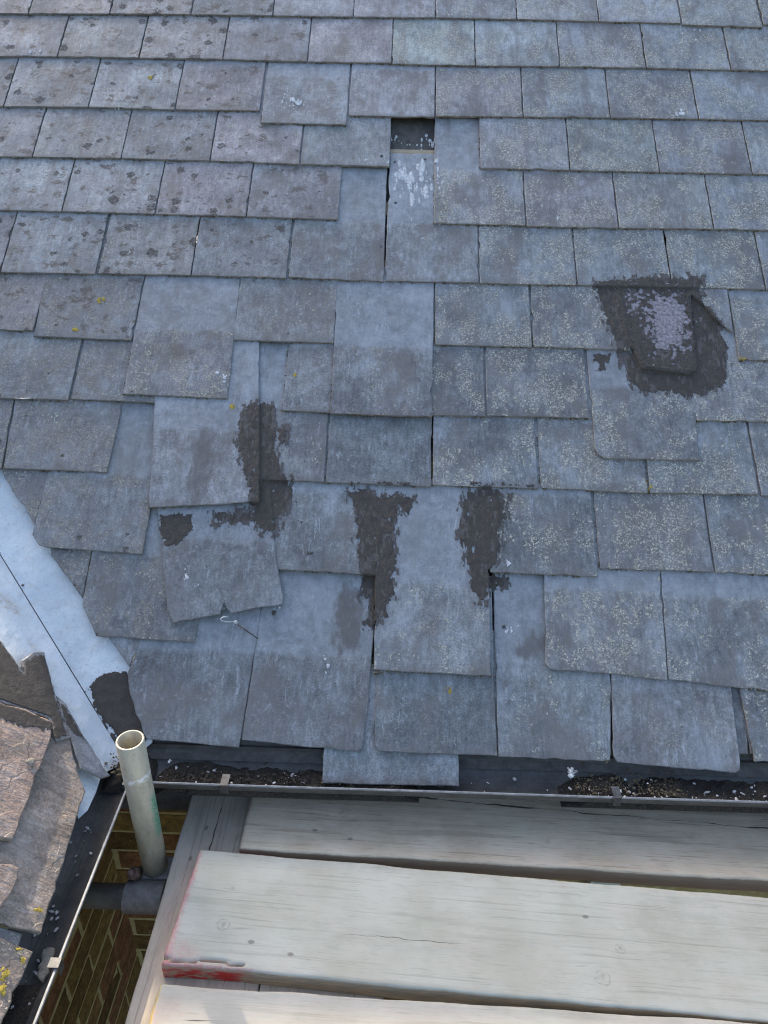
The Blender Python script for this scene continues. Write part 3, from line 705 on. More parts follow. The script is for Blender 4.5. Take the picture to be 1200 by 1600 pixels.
for i, (polys, holes, lab, edge, ha) in enumerate(TAR):
    coat('tar_patch', polys, M_TAR, main, roof2d, COVER, edge=edge, holes=holes, seed=11+i, hole_amt=ha, soft=2, label=lab, streak=.6, cell=.0016, jag=1.6, lift=.0012, relief=.0022, bridge=2)
    if i in (0, 1, 3, 4): coat('tar_smear', polys, M_SMEAR, main, roof2d, COVER, edge=.004, seed=411+i, holes=holes, hole_amt=.52, nscale=150, lift=.0013, streak=.35, cell=.0016, jag=2., grow=.012, kind='stuff')
# bead of tar along the edges of the repair slate
coat('tar_bead', [[(962, 450), (970, 450), (984, 500), (1004, 545), (1012, 572), (1004, 574), (990, 545), (970, 505)], [(1070, 452), (1078, 460), (1088, 500), (1094, 575), (1085, 580), (1080, 520)], [(1005, 570), (1050, 575), (1088, 576), (1085, 584), (1040, 584), (1005, 580)]],
     M_TAR, main, roof2d, COVER, edge=.003, lift=.0028, seed=41, soft=3, relief=.003)
def disc(cx, cy, rx, ry=None, k=10): return [(cx+rx*math.cos(2*math.pi*i/k), cy+(ry or rx*.9)*math.sin(2*math.pi*i/k)) for i in range(k)]
def splat(cx, cy, sx, sy, n, rmin, rmax, el, seed):
    r = random.Random(seed); out = []
    for _ in range(n):
        rx = rmin+(rmax-rmin)*r.random()**2
        out.append(disc(cx+r.gauss(0, sx), cy+r.gauss(0, sy), rx, rx*(1+(el-1)*r.random()), 8))
    return out
LIME = [
 (splat(628, 272, 6, 10, 16, 1.2, 5, 3.5, 1)+splat(655, 275, 12, 14, 22, 1.2, 5, 3.5, 2)+splat(640, 300, 10, 12, 10, 1, 3, 5, 3)+splat(616, 280, 3, 8, 6, 1, 4, 3, 4), 'white bird lime splashed below the hole'),
 (splat(684, 262, 2, 8, 8, 1, 3.5, 3, 5)+splat(690, 288, 3, 6, 5, 1, 3, 2, 6), None), (splat(607, 252, 3, 4, 4, 1, 3.5, 1.5, 7)+splat(574, 248, 2, 2, 3, 1, 3.5, 1.5, 8), None),
 (splat(619, 201, 5, 4, 7, 1, 4, 1.6, 9)+splat(662, 206, 8, 8, 10, 1, 3.6, 2, 10)+splat(640, 212, 6, 5, 4, 1, 3, 1.5, 11), None),
 (splat(462, 160, 8, 7, 26, .7, 3, 3, 12)+splat(440, 162, 5, 6, 10, .6, 2, 2, 13), None),
 (splat(1086, 152, 4, 3, 5, 1, 3.5, 1.4, 14)+splat(1060, 176, 4, 4, 8, 1, 3, 1.5, 15)+splat(1090, 166, 2, 4, 3, 1, 2, 2, 16), None),
 (splat(291, 897, 3, 5, 9, 1, 3.2, 1.6, 17), None), (splat(309, 917, 3, 1.5, 4, 1, 2.6, 1., 18), None), (splat(686, 467, 3, 1.5, 4, 1.2, 3, 1, 19), None),
 ([[(800, 880), (790, 872), (793, 886)]], None), (splat(1097, 496, 1, 1.5, 3, 1.4, 2.6, 1.2, 20), None), (splat(341, 584, 5, 3, 9, 1.2, 4, 1.2, 21)+splat(350, 590, 3, 3, 4, 1, 3, 1.3, 22), None),
 (splat(430, 949, 3, 1.5, 5, 1.5, 3, 1., 23), None), (splat(660, 371, 3, 1.5, 4, 1, 3, 1, 24), None), (splat(872, 340, 2, 2, 4, 1.2, 2.6, 1.2, 25), None), (splat(53, 78, 4, 2, 6, 1, 2.8, 1, 26), None),
 (splat(507, 1038, 2, 6, 6, 1, 3.4, 1.5, 27), None), (splat(412, 790, 3, 5, 5, .8, 1.8, 3, 28), None), (splat(587, 890, 1.5, 6, 7, .8, 2, 2, 29), None), (splat(836, 1095, 40, 12, 22, .6, 1.6, 1.3, 30), None),
 (splat(1080, 60, 30, 20, 14, .8, 2.2, 1.4, 31), None), (splat(700, 20, 14, 5, 16, .6, 1.8, 1.3, 32), None), (splat(800, 990, 6, 10, 10, .8, 3, 2.6, 33), None), (splat(586, 800, 2, 30, 14, .6, 1.6, 2.5, 35)+splat(757, 800, 6, 20, 14, .6, 1.5, 1.5, 36)+splat(566, 822, 3, 3, 2, .8, 1.8, 1, 37)+splat(740, 850, 6, 30, 8, .5, 1.2, 1.2, 38)+splat(1020, 575, 22, 5, 12, .6, 1.6, 1., 39)+splat(1030, 440, 20, 2, 8, .5, 1.2, .8, 40), None),
 (splat(495, 690, 5, 14, 8, .6, 1.4, 1.4, 34), None),
]
for i, (polys, lab) in enumerate(LIME):
    coat('bird_lime', polys, M_DROP, main, roof2d, COVER, edge=.0005, nscale=200, lift=.0018, seed=60+i, base=-.0355, label=lab, cell=.0014, soft=1, relief=.001)
LICH = [(170, 383, 9, 10, 40), (200, 394, 5, 4, 14), (703, 332, 11, 7, 60), (706, 713, 8, 8, 50), (358, 193, 5, 4, 14), (230, 552, 4, 7, 20), (338, 607, 5, 5, 16), (182, 165, 6, 2, 14), (458, 31, 8, 3, 16), (288, 57, 5, 3, 14), (55, 110, 5, 4, 12), (84, 652, 4, 6, 14), (490, 700, 5, 12, 30), (818, 722, 9, 10, 46), (256, 18, 4, 3, 8), (1070, 292, 5, 4, 12), (1080, 390, 5, 5, 14), (684, 918, 5, 5, 14), (560, 562, 3, 7, 14), (1033, 880, 3, 14, 30), (960, 1000, 4, 26, 50), (975, 940, 10, 20, 30), (1075, 8, 8, 4, 12), (945, 800, 8, 24, 60), (1000, 830, 30, 24, 60), (1150, 700, 10, 22, 40), (620, 1020, 26, 10, 50), (850, 1105, 28, 6, 40), (700, 985, 6, 22, 30), (470, 480, 8, 18, 40), (860, 560, 40, 24, 60), (1120, 330, 30, 14, 50)]
for i, (cx, cy, rx, ry_, n) in enumerate(LICH):
    coat('lichen', splat(cx, cy, rx, ry_, n, .7, 2.4, 1.3, 300+i), M_LICH, main, roof2d, COVER, edge=.0008, nscale=220, lift=.0011, seed=120+i, cell=.0014, relief=.002, kind='stuff')
for i, (cx, cy, rx, ry_) in enumerate([(363, 636, 6, 6), (460, 584, 4, 6), (1014, 754, 5, 10), (156, 468, 7, 6), (1161, 560, 9, 3), (118, 514, 5, 4), (700, 1078, 9, 8), (234, 120, 4, 4)]):
    coat('yellow_lichen', [disc(cx, cy, rx, ry_)], M_YEL, main, roof2d, COVER, edge=.003, nscale=120, lift=.0014, seed=160+i, hole_amt=.36, cell=.0016, relief=.003, kind='stuff')
# moss packed in the joints, in crumbs under the tails
def crumbs(name, pts, mat, parent, rmin, rmax, n, seed, spread, kind='stuff', squash=.6):
    r = random.Random(seed); bm = bmesh.new()
    for _ in range(n):
        k = r.randrange(len(pts)-1); t = r.random()
        p = Vector(pts[k]).lerp(Vector(pts[k+1]), t)+Vector((r.gauss(0, spread[0]), r.gauss(0, spread[1]), abs(r.gauss(0, spread[2]))))
        q = bmesh.ops.create_icosphere(bm, subdivisions=1, radius=rmin+(rmax-rmin)*r.random()**2)
        sx, sy, sz = .6+r.random()*.9, .6+r.random()*.9, squash*(.5+r.random())
        rot = Matrix.Rotation(r.random()*6.3, 3, 'Z')
        for v in q['verts']:
            c = Vector((v.co.x*sx, v.co.y*sy, v.co.z*sz))*(.8+.45*r.random()); v.co = rot@c+p
    o = from_bm(name, bm, mat, parent); o['kind'] = kind
    return o
r = random.Random(99); bm = bmesh.new()
for pts, vn, lift in COVER:
    a, b = pts[0], pts[1]
    if len(pts) != 4: continue
    for _ in range(26):
        t = r.random()
        if vnoise(t*5+a[0]*9, a[1]*7) < .42: continue
        p = a+(b-a)*t; sz = .0012+.0022*r.random()**2
        q = bmesh.ops.create_icosphere(bm, subdivisions=1, radius=sz)
        for v in q['verts']: v.co = v.co*(.7+.6*r.random())+Vector((p[0], p[1]-.0005, (vn-p[1])*SL+lift-.0045))
    if r.random() < .7:
        for _ in range(12):
            t = r.random()**2*.2; p = a+np.array([-.0016, t]); sz = .0012+.0012*r.random()
            q = bmesh.ops.create_icosphere(bm, subdivisions=1, radius=sz)
            for v in q['verts']: v.co = v.co*(.7+.6*r.random())+Vector((p[0], p[1], (vn-p[1])*SL+lift-.0035))
M_MOSS = mat_simple('joint_moss', (.060, .047, .026), (.18, .14, .08), 200, .95, .8, .002)
o = from_bm('moss', bm, M_MOSS, main); o['kind'] = 'stuff'

# bits left on the slates: wire hook with its nail, nail heads, feather strip
bm = bmesh.new()
def rp(px, py, w): 
    p = roof(px, py, w); return (p[0], p[1], w)
bm_wire(bm, [rp(366, 971, .006), rp(356, 972, .009), rp(346, 970, .010), rp(344, 967, .010), rp(349, 964, .010), rp(358, 964, .009)], .0011)
from_bm('slate_hook', bm, M_WIRE, main, smooth=True)
bm = bmesh.new(); q = bmesh.ops.create_uvsphere(bm, u_segments=16, v_segments=8, radius=.0045); pp = rp(368, 972, .006)
for v in q['verts']: v.co = Vector((v.co.x, v.co.y, v.co.z*.55))+Vector(pp)
from_bm('hook_nail', bm, M_LITTER, main, smooth=True)
bm = bmesh.new(); bm_wire(bm, [rp(372, 976, .004), rp(386, 986, .003), rp(403, 998, .003)], .0016)
from_bm('copper_strap', bm, M_CLIP, main, smooth=True)
for px, py in ((788, 978), (617, 247), (664, 243), (596, 243), (618, 313)):
    bm = bmesh.new(); q = bmesh.ops.create_uvsphere(bm, u_segments=14, v_segments=8, radius=.0042)
    for v in q['verts']: v.co.z *= .45
    p = roof(px, py, 0); h = float(cover_height(np.array([[p[0]]]), np.array([[p[1]]]), COVER, -.03)[0, 0])
    from_bm('slate_nail', bm, M_CLIP, main, (p[0], p[1], h+.0008), smooth=True)
for px, py in ((427, 956), (569, 972)):
    p = roof(px, py, 0); h = float(cover_height(np.array([[p[0]]]), np.array([[p[1]]]), COVER, -.03)[0, 0])
    me = slab_mesh('nail_hole', [(.0055*math.cos(k*.628)*(1+.2*math.sin(k*2.)), .006*math.sin(k*.628)) for k in range(10)], .0006, jit=.0003, bev=.0002, step=.02, chip=0)
    new_obj('nail_hole', me, [M_SEAM, M_SEAM], main, (p[0], p[1], h+.0008))
bm = bmesh.new(); bm_wire(bm, [rp(24, 622.5, .004), rp(36, 623, .006), rp(49, 622, .004)], .0016)
from_bm('wire_clip', bm, M_WIRE, main, smooth=True)

# ------------------------------------------------------------------ left wing roof, valley
WL = -.022
c0 = roof(0, 866, WL); c1 = roof(143, 1100, WL)
C0 = wpt(c0[0], c0[1], WL); C1 = wpt(c1[0], c1[1], WL); dv = C1-C0
NL = np.array([-dv[2], 0, dv[0]]); NL /= np.linalg.norm(NL)
LP = C0-NL*WL
LX = np.array([0, 1., 0]); LY = np.cross(NL, LX)
side = empty('side_roof')
mm = Matrix.Identity(4)
for i in range(3):
    mm[i][0] = LX[i]; mm[i][1] = LY[i]; mm[i][2] = NL[i]; mm[i][3] = LP[i]
side.matrix_world = mm
tag(side, 'sunlit rough slate roof of the side wing at lower left', 'roof')
def left2(px, py, w=0.):
    P = hit(px, py, NL, LP+NL*w)-LP; return np.array([P@LX, P@LY])
LCOVER = []
def lslate(poly, w, thick=.010, mat=M_ROUGH, tilt=0., label=None, **kw):
    global scount
    scount += 1
    pts = [left2(*q, w=w) for q in poly]; mid = np.array([np.mean([q[0] for q in pts]), min(q[1] for q in pts)])
    LCOVER.append((np.array(pts), None, w))
    o = new_obj('slate', slab_mesh('slate', [q-mid for q in pts], thick, jit=.0009, bev=.002, step=.012, seed=scount, chip=.12), [mat, M_EDGE], side, (mid[0], mid[1], w), (tilt, 0, 0))
    d = dict(green=0., tone=rng.random(), purple=.4, bloom=.5, streak=.3, spots=.05, lichen=.15, stain=0.); d.update(kw); d['pale'] = 1.
    for k, v in d.items(): o[k] = float(v)
    if label: o['label'] = label
    return o
lslate([(-150, 860), (0, 998), (37, 1050), (35, 1032), (52, 1019), (70, 1018), (78, 1050), (88, 1088), (100, 1120), (110, 1152), (88, 1160), (78, 1122), (0, 1095), (-250, 1000)], .004, .009, M_SLATE, label='tar-covered slate at the valley')
lslate([(88, 1086), (103, 1100), (130, 1147), (172, 1211), (160, 1215), (126, 1200), (112, 1160)], .003, .006, M_SLATE, tone=.6, label='narrow slate sliver cut along the valley')
lslate([(60, 1130), (108, 1150), (118, 1195), (128, 1222), (134, 1236), (128, 1250), (115, 1295), (92, 1368), (65, 1457), (30, 1450), (-90, 1420), (-60, 1140)], .000, .010, M_ROUGH, tone=.75, label='rough slate half in the sun at the side eaves')
lslate([(-120, 1050), (0, 1097), (40, 1108), (84, 1128), (84, 1142), (70, 1180), (56, 1212), (46, 1245), (32, 1280), (20, 1310), (-20, 1306), (-160, 1290)], .017, .010, M_ROUGH, tone=.05, label='pinkish rough slate in full sun')
lslate([(-160, 1330), (0, 1350), (20, 1350), (29, 1356), (27, 1370), (16, 1400), (0, 1416), (-60, 1450)], .016, .010, M_ROUGH, tone=.1, label='pinkish broken slate corner at the left edge')
lslate([(-120, 1430), (0, 1446), (36, 1458), (30, 1478), (0, 1500), (-100, 1500)], -.010, .006, M_SLATE, tone=.7, lichen=.6)
lslate([(-120, 1440), (0, 1462), (14, 1471), (52, 1487), (36, 1525), (18, 1565), (-5, 1620), (-25, 1680), (-160, 1640)], .004, .010, M_ROUGH, tone=.6, lichen=.7, label='slate with bright yellow lichen at the bottom left')
lslate([(-30, 1690), (-80, 1680), (-160, 1660), (-300, 1900), (-130, 1950)], .002, .010)
# under-sheet of the wing and its long slope
bm = bmesh.new(); bm_box(bm, (-2.6, -.44+.115, -.20), (.35, -.02, -.026)); bm_box(bm, (-2.6, -.018, -.20), (3., 3.6, -.045))
from_bm('roof_deck', bm, M_DECK, side)
def left2d(px, py): return left2(px, py, .006)
coat('tar_patch', [[(-40, 940), (0, 996), (37, 1052), (37, 1036), (56, 1026), (72, 1020), (88, 1090), (104, 1148), (92, 1152), (70, 1146), (45, 1141), (25, 1142), (8, 1130), (-20, 1120)]], M_TAR, side, left2d, LCOVER, edge=.004, seed=201, hole_amt=.10, soft=2, label='black tar over the slates beside the valley')
coat('tar_patch', [[(90, 1090), (103, 1102), (122, 1136), (132, 1152), (120, 1148), (106, 1130)]], M_TAR, side, left2d, LCOVER, edge=.003, seed=203, hole_amt=.15, label='black tar on the slate sliver')
for i, (cx, cy, rx, ry_) in enumerate([(8, 1522, 9, 9), (4, 1545, 8, 10), (60, 1420, 8, 5), (42, 1500, 8, 5), (36, 1482, 14, 3)]):
    coat('yellow_lichen', [disc(cx, cy, rx, ry_)], M_YEL, side, left2d, LCOVER, edge=.003, nscale=120, lift=.003, seed=220+i, hole_amt=.38, cell=.0016, relief=.006, kind='stuff')
coat('mortar_smear', [disc(46, 1195, 10, 8)], M_MCHIP, side, left2d, LCOVER, edge=.003, lift=.004, seed=240, hole_amt=.25)
# lead valley: right and left aprons folded at the crease
valley = empty('valley_flashing', tuple(C1)); tag(valley, 'pale blue-grey sheet metal valley with a folded seam between the roofs', 'flashing')
def lead_panel(pts3, n, name):
    n = Vector(n); ctr = Vector(np.mean(pts3, axis=0)); bm = bmesh.new()
    P = [Vector(p) for p in pts3]
    a = [bm.verts.new(p-ctr) for p in P]; b = [bm.verts.new(p-ctr-n*.002) for p in P]
    f = bm.faces.new(a); g = bm.faces.new(b[::-1])
    for i in range(len(P)): bm.faces.new((a[i], b[i], b[(i+1) % len(P)], a[(i+1) % len(P)]))
    bmesh.ops.triangulate(bm, faces=[f, g])
    o = from_bm(name, bm, M_LEAD); o.parent = valley; o.location = ctr-valley.location
    return o
cdir = dv/np.linalg.norm(dv); top_c = C0-cdir*1.8
acr = np.cross(NM, cdir); acr = acr if acr[0] > 0 else -acr
acl = np.cross(NL, cdir); acl = acl if acl[0] < 0 else -acl
cb = C1+cdir*.150
def mr(px, py): p = roof(px, py, WL); return wpt(p[0], p[1], WL)
right = [top_c+acr*.0012, C1+acr*.0012, cb+acr*.0012, mr(196, 1195), mr(238, 1160), mr(236, 1100), mr(212, 1040), mr(185, 1000), mr(160, 930), mr(90, 830), mr(30, 720)]
right.append(top_c+acr*.20)
lead_panel(right, NM, 'right_apron')
def ml(px, py): p = left2(px, py, WL); return LP+LX*p[0]+LY*p[1]+NL*WL
lft = [top_c+acl*.0012, top_c+acl*.22, ml(-60, 1000), ml(20, 1090), ml(80, 1180), ml(118, 1265), ml(123, 1279), ml(137, 1266), ml(150, 1238), ml(157, 1216), ml(168, 1205), cb+acl*.0012]
lead_panel(lft, NL, 'left_apron')
bm = bmesh.new(); rs_ = random.Random(17)
SEAM = [Vector(top_c+(cb-top_c)*k/60-NM*.0035)-valley.location+Vector((rs_.gauss(0, .0006), rs_.gauss(0, .0006), 0)) for k in range(61)]
bm_wire(bm, SEAM, .003)
for k in range(46):
    c = SEAM[36]+(SEAM[60]-SEAM[36])*rs_.random()+Vector((rs_.gauss(0, .003), rs_.gauss(0, .003), .004)); q = bmesh.ops.create_icosphere(bm, subdivisions=1, radius=.0012+.003*rs_.random()**3)
    for v in q['verts']: v.co = Vector((v.co.x, v.co.y, v.co.z*.6))*(.7+.6*rs_.random())+c
o = from_bm('seam', bm, M_SEAM); o.parent = valley
LEADC = [(np.array([[-3, -3], [3, -3], [3, 3], [-3, 3]]), None, WL)]
vt = empty('tar_holder'); bpy.data.objects.remove(vt)
coat('tar_patch', [[(140, 1072), (152, 1058), (170, 1047), (185, 1048), (200, 1045), (208, 1080), (226, 1120), (236, 1152), (215, 1172), (190, 1160), (180, 1150), (160, 1125), (146, 1100)]], M_TAR, main, lambda px, py: roof(px, py, WL), LEADC, base=WL, edge=.003, seed=301, lift=.0018, label='black tar over the foot of the valley')
coat('tar_patch', [[(143, 1098), (160, 1122), (182, 1152), (172, 1180), (166, 1172), (152, 1138), (146, 1120)]], M_TAR, main, lambda px, py: roof(px, py, WL), LEADC, base=WL, edge=.003, seed=303, lift=.0012, hole_amt=.46, nscale=120, streak=.3, label='dragged tar streaks at the foot of the valley')

# ------------------------------------------------------------------ gutters
def half_round(sign, cx, cz, r=.052, th=.0025, k=18):
    out = []; inn = []
    for i in range(k+1):
        a = math.pi+math.pi*i/k
        out.append((cx+sign*r*math.cos(a), cz+r*.92*math.sin(a))); inn.append((cx+sign*(r-th)*math.cos(a), cz+(r-th)*.92*math.sin(a)))
    return out+inn[::-1]
GZ = -.404
gut = empty('gutter', (0, 0, 0)); tag(gut, 'dark metal gutter along the main eaves with a pale front lip', 'gutter')
bm = bmesh.new(); bm_sweep(bm, half_round(1, -.503, GZ), 'x', -.615, 6., 60, .002); from_bm('trough', bm, M_GUT, gut, smooth=False)
bm = bmesh.new(); bm_sweep(bm, [(-.5562, GZ-.0025), (-.5572, GZ), (-.5562, GZ+.002), (-.5542, GZ+.0022), (-.5530, GZ), (-.5540, GZ-.0025)], 'x', -.578, 6., 60, .002); from_bm('lip', bm, M_LIP, gut)
lg = empty('gutter', (0, 0, 0)); tag(lg, 'dark metal gutter along the side wing with a white front edge', 'gutter')
bm = bmesh.new(); bm_sweep(bm, half_round(-1, -.658, GZ), 'y', -2.4, -.45, 40, .002); from_bm('trough', bm, M_GUT, lg)
bm = bmesh.new(); bm_sweep(bm, [(-.6042, GZ-.003), (-.6032, GZ), (-.6040, GZ+.0022), (-.6072, GZ+.0024), (-.6082, GZ), (-.6070, GZ-.003)], 'y', -2.4, -.566, 40, .002); from_bm('lip', bm, M_LIP, lg)
def clip(parent, axis, at):
    bm = bmesh.new()
    pr = [(-.5605, GZ-.018), (-.5605, GZ+.0055), (-.532, GZ+.0055), (-.532, GZ+.0035), (-.5585, GZ+.0035), (-.5585, GZ-.018)]
    if axis == 'x': bm_sweep(bm, pr, 'x', at-.008, at+.008)
    else: bm_sweep(bm, [(-.6008-(h+.5605)*.62, z) for h, z in pr], 'y', at-.008, at+.008)
    from_bm('clip', bm, M_CLIP, parent)
clip(gut, 'x', at_y(350, 1217, -.553)[0]); clip(gut, 'x', at_y(967, 1232, -.553)[0]); clip(gut, 'x', 1.5)
clip(lg, 'y', at_x(97, 1530, -.606)[1]); clip(lg, 'y', at_x(97, 1530, -.606)[1]-.9)
# corner bracket and debris
bm = bmesh.new(); bm_box(bm, (-.617, -.566, GZ-.045), (-.598, -.548, GZ+.004), .001); bm_box(bm, (-.600, -.553, GZ-.012), (-.576, -.5505, GZ+.006), .0005)
from_bm('corner_bracket', bm, M_CLIP, gut)
def debris(name, x0, x1, y0, y1, zb, hgt, seed, dens, label, cat=None, wide=None):
    nx = max(8, int((x1-x0)/.004)); ny = max(8, int((y1-y0)/.004))
    xs = np.linspace(x0, x1, nx); ys = np.linspace(y0, y1, ny); X, Y = np.meshgrid(xs, ys, indexing='ij')
    n = fbm(X*14, Y*14, seed, 3); f = fbm(X*130, Y*130, seed+3, 4)
    ex = np.minimum(np.minimum((X-x0)/.05, (x1-X)/.05), np.minimum((Y-y0)/.012, (y1-Y)/.012)).clip(0, 1)
    Z = zb+hgt*(np.clip(n-.22, 0, 1)*1.6*ex)+(f-.5)*.009*ex+(fbm(X*300, Y*300, seed+6, 2)-.5)*.004*ex
    V = np.stack([X.ravel(), Y.ravel(), Z.ravel()], 1)
    I, J = np.meshgrid(np.arange(nx-1), np.arange(ny-1), indexing='ij'); a = (I*ny+J).ravel()
    F = np.stack([a, a+ny, a+ny+1, a+1], 1)
    me = bpy.data.meshes.new(name); me.from_pydata(V.tolist(), [], F.tolist())
    o = new_obj(name, me, M_DEBRIS); tag(o, label, 'debris', kind='stuff')
    return o
debris('gutter_debris', -.57, -.02, -.545, -.46, -.449, .026, 5, 1, 'dark moss and dirt lying in the left part of the main gutter')
debris('gutter_debris', .27, 1.3, -.545, -.46, -.449, .026, 8, 1, 'brown moss and dirt lying in the right part of the main gutter')
debris('gutter_debris', -.672, -.575, -.552, -.46, -.440, .085, 12, 1, 'brown rotted debris packed in the corner of the gutters')
debris('gutter_debris', -.69, -.62, -1.25, -.93, -.449, .022, 15, 1, 'thin dark silt in the side gutter')
def specks(name, n, fx, mat, rmin, rmax, seed, label, cat='litter'):
    r = random.Random(seed); bm = bmesh.new()
    for _ in range(n):
        p = Vector(fx(r)); q = bmesh.ops.create_icosphere(bm, subdivisions=1, radius=rmin+(rmax-rmin)*r.random()**3)
        rot = Matrix.Rotation(r.random()*6.3, 3, 'Z'); s = (.6+r.random(), .5+.5*r.random(), .5)
        for v in q['verts']: v.co = rot@Vector((v.co.x*s[0], v.co.y*s[1], v.co.z*s[2]))+p
    o = from_bm(name, bm, mat); tag(o, label, cat, kind='stuff'); return o
def gz_in(y): 
    t = max(-1., min(1., (y+.503)/.05)); return GZ-.045*math.sqrt(1-t*t)+.003
def fx_main(r):
    x = r.choice([r.uniform(-.57, -.25), r.uniform(.05, .7), r.uniform(.28, .66), r.uniform(.66, 1.2)]); y = r.uniform(-.545, -.485)
    return (x, y, gz_in(y)+.010+.006*r.random())
specks('grit', 150, fx_main, M_LITTER, .0012, .0055, 3, 'pale grit and snail shells in the main gutter')
def fx_side(r):
    y = r.uniform(-1.2, -.62); x = -.66+r.gauss(0, .014); t = max(-1, min(1, (x+.658)/.05)); return (x, y, GZ-.045*math.sqrt(1-t*t)+.004)
specks('grit', 60, fx_side, M_LITTER, .0012, .005, 4, 'pale grit scattered along the side gutter')
# black moss tufts as dark clumps
def fx_moss(r):
    x = r.uniform(-.55, -.25); y = -.520+r.gauss(0, .012); return (x, y, gz_in(y)+.014+.008*r.random())
specks('moss_clump', 500, fx_moss, M_DEBRIS, .0012, .0045, 6, 'crumbly dark moss on the gutter front at left', 'moss')
def fx_moss2(r):
    x = r.uniform(.30, .52); y = -.505+r.gauss(0, .016); return (x, y, gz_in(y)+.014+.010*r.random())
specks('moss_clump', 420, fx_moss2, M_MOSS, .0012, .0042, 9, 'brown moss crumbs below the tilted eaves slate', 'moss')
def fx_c(r): return (-.618+r.gauss(0, .014), -.515+r.gauss(0, .016), -.405+.02*r.random())
specks('moss_clump', 420, fx_c, M_MOSS, .0012, .005, 10, 'brown crumbs heaped where the two gutters meet', 'moss')
# fallen mortar flake, feather, white fluff
P = [at_z(*q, -.440) for q in ((66, 1484), (76, 1480), (85, 1484), (82, 1505), (74, 1530), (66, 1538), (59, 1532), (62, 1510))]
cx = np.mean(P, axis=0)
o = new_obj('mortar_flake', slab_mesh('mortar_flake', [p[:2]-cx[:2] for p in P], .008, jit=.0015, bev=.003, step=.006, seed=5), [M_MCHIP, M_MCHIP], None, (cx[0], cx[1], -.434), (0, -.25, 0))
tag(o, 'flat buff mortar flake lying in the side gutter', 'debris')
def fluff(px, py, y, size, label, name='feather', cat='feather', n=40, seed=1):
    p = at_y(px, py, y); r = random.Random(seed); bm = bmesh.new()
    for _ in range(n):
        tt = r.random(); d = (Vector((.25, .9, .25))*(.3+tt)+Vector((r.gauss(0, .55), r.gauss(0, .25), abs(r.gauss(0, .3))))).normalized()*size*(.4+.6*r.random())
        bm_wire(bm, [Vector((0, 0, 0)), d*.5+Vector((0, 0, size*.06)), d], .00055, 4)
    q = bmesh.ops.create_icosphere(bm, subdivisions=2, radius=size*.35)
    for v in q['verts']: v.co = Vector((v.co.x, v.co.y*.8, v.co.z*.6))
    o = from_bm(name, bm, M_DROP, None, tuple(p)); tag(o, label, cat); return o
fluff(892, 1212, -.520, .018, 'small white feather resting in the gutter', seed=2)
fluff(264, 1191, -.500, .007, 'larger white fluff ball in the gutter by the tube', 'fluff', 'litter', 14, 3)
fluff(275, 1201, -.510, .006, 'smaller bluish fluff ball in the gutter by the tube', 'fluff', 'litter', 14, 4)
fluff(1012, 1224, -.530, .006, 'white snail shell beside the right gutter clip', 'snail_shell', 'shell', 0, 5)

# ------------------------------------------------------------------ scaffold
def tube_mat():
    N = NT('galvanised_tube'); o = N.obj(); x, y, z = N.xyz(o)
    a = N.noise(N.vmul(o, (1, 1, .25)), 40, 4, .6); b = N.noise(o, 190, 3, .7)
    col = N.mix(N.ramp(a, .3, .7), (.42, .38, .285), (.58, .525, .395))
    col = N.mix(N.math('MULTIPLY', N.ramp(b, .55, .7), .4), col, (.24, .21, .15))
    g = N.math('MULTIPLY', N.ramp(x, .019, .0245), N.math('MULTIPLY', N.ramp(z, .13, .16), N.ramp(z, .24, .27, 1., 0.)))
    col = N.mix(N.math('MULTIPLY', g, N.ramp(b, .3, .6)), col, (.10, .36, .22))
    col = N.mix(N.math('MULTIPLY', N.ramp(N.noise(N.vmul(o, (1, 1, .35)), 55, 5, .7), .58, .68), .5), col, (.24, .15, .085))
    col = N.mix(N.math('MULTIPLY', N.ramp(N.noise(N.vadd(o, (3, 1, 0)), 130, 4, .7), .62, .68), .7), col, (.58, .57, .53))
    wz = N.math('ADD', z, N.math('MULTIPLY', N.math('SUBTRACT', N.noise(o, 60, 3), .5), .03))
    w = N.math('MULTIPLY', N.ramp(wz, .305, .311), N.ramp(wz, .315, .322, 1., 0.))
    col = N.mix(N.math('MULTIPLY', w, N.ramp(N.noise(o, 90, 3), .42, .56)), col, (.72, .72, .68))
    return N.done(col, .55, N.bump(N.math('ADD', a, N.math('MULTIPLY', b, .3)), .25, .001), .5, .25)
M_TUBE = tube_mat()
TX, TY = -.5562, -.6175
ztop = at_y(203, 1156, TY)[2]
bm = bmesh.new(); bm_tube(bm, (0, 0, 0), (0, 0, ztop+.615), .0255, .0212, 64)
o = from_bm('scaffold_tube', bm, M_TUBE, None, (at_y(203, 1156, TY)[0], TY, -.615)); tag(o, 'upright hollow galvanised scaffold tube with an open top', 'scaffold tube')
for p in o.data.polygons: p.use_smooth = len(p.vertices) == 4
HZ, HY = -.601, -.671
bm = bmesh.new(); bm_tube(bm, (-.45, 0, 0), (.45, 0, 0), .0242, .020, 48)
M_TUBE2 = mat_simple('dull_tube', (.16, .14, .12), (.28, .25, .22), 30, .6, .3, .001, metal=.2)
o = from_bm('scaffold_tube', bm, M_TUBE2, None, (-.36, HY, HZ)); tag(o, 'horizontal dull steel scaffold tube under the boards', 'scaffold tube')
for p in o.data.polygons: p.use_smooth = len(p.vertices) == 4
cp = empty('scaffold_coupler', (-.5562, HY, HZ)); tag(cp, 'rusty bolted coupler joining the two scaffold tubes', 'coupler')
bm = bmesh.new(); bm_tube(bm, (-.047, 0, 0), (.030, 0, 0), .031, .0244, 48)
from_bm('collar', bm, M_CSTEEL, cp, smooth=False)
bm = bmesh.new(); bm_box(bm, (-.034, .026, -.022), (.034, .080, .022), .006); from_bm('saddle', bm, M_CSTEEL, cp)
bx = at_y(215, 1358, HY+.03); 
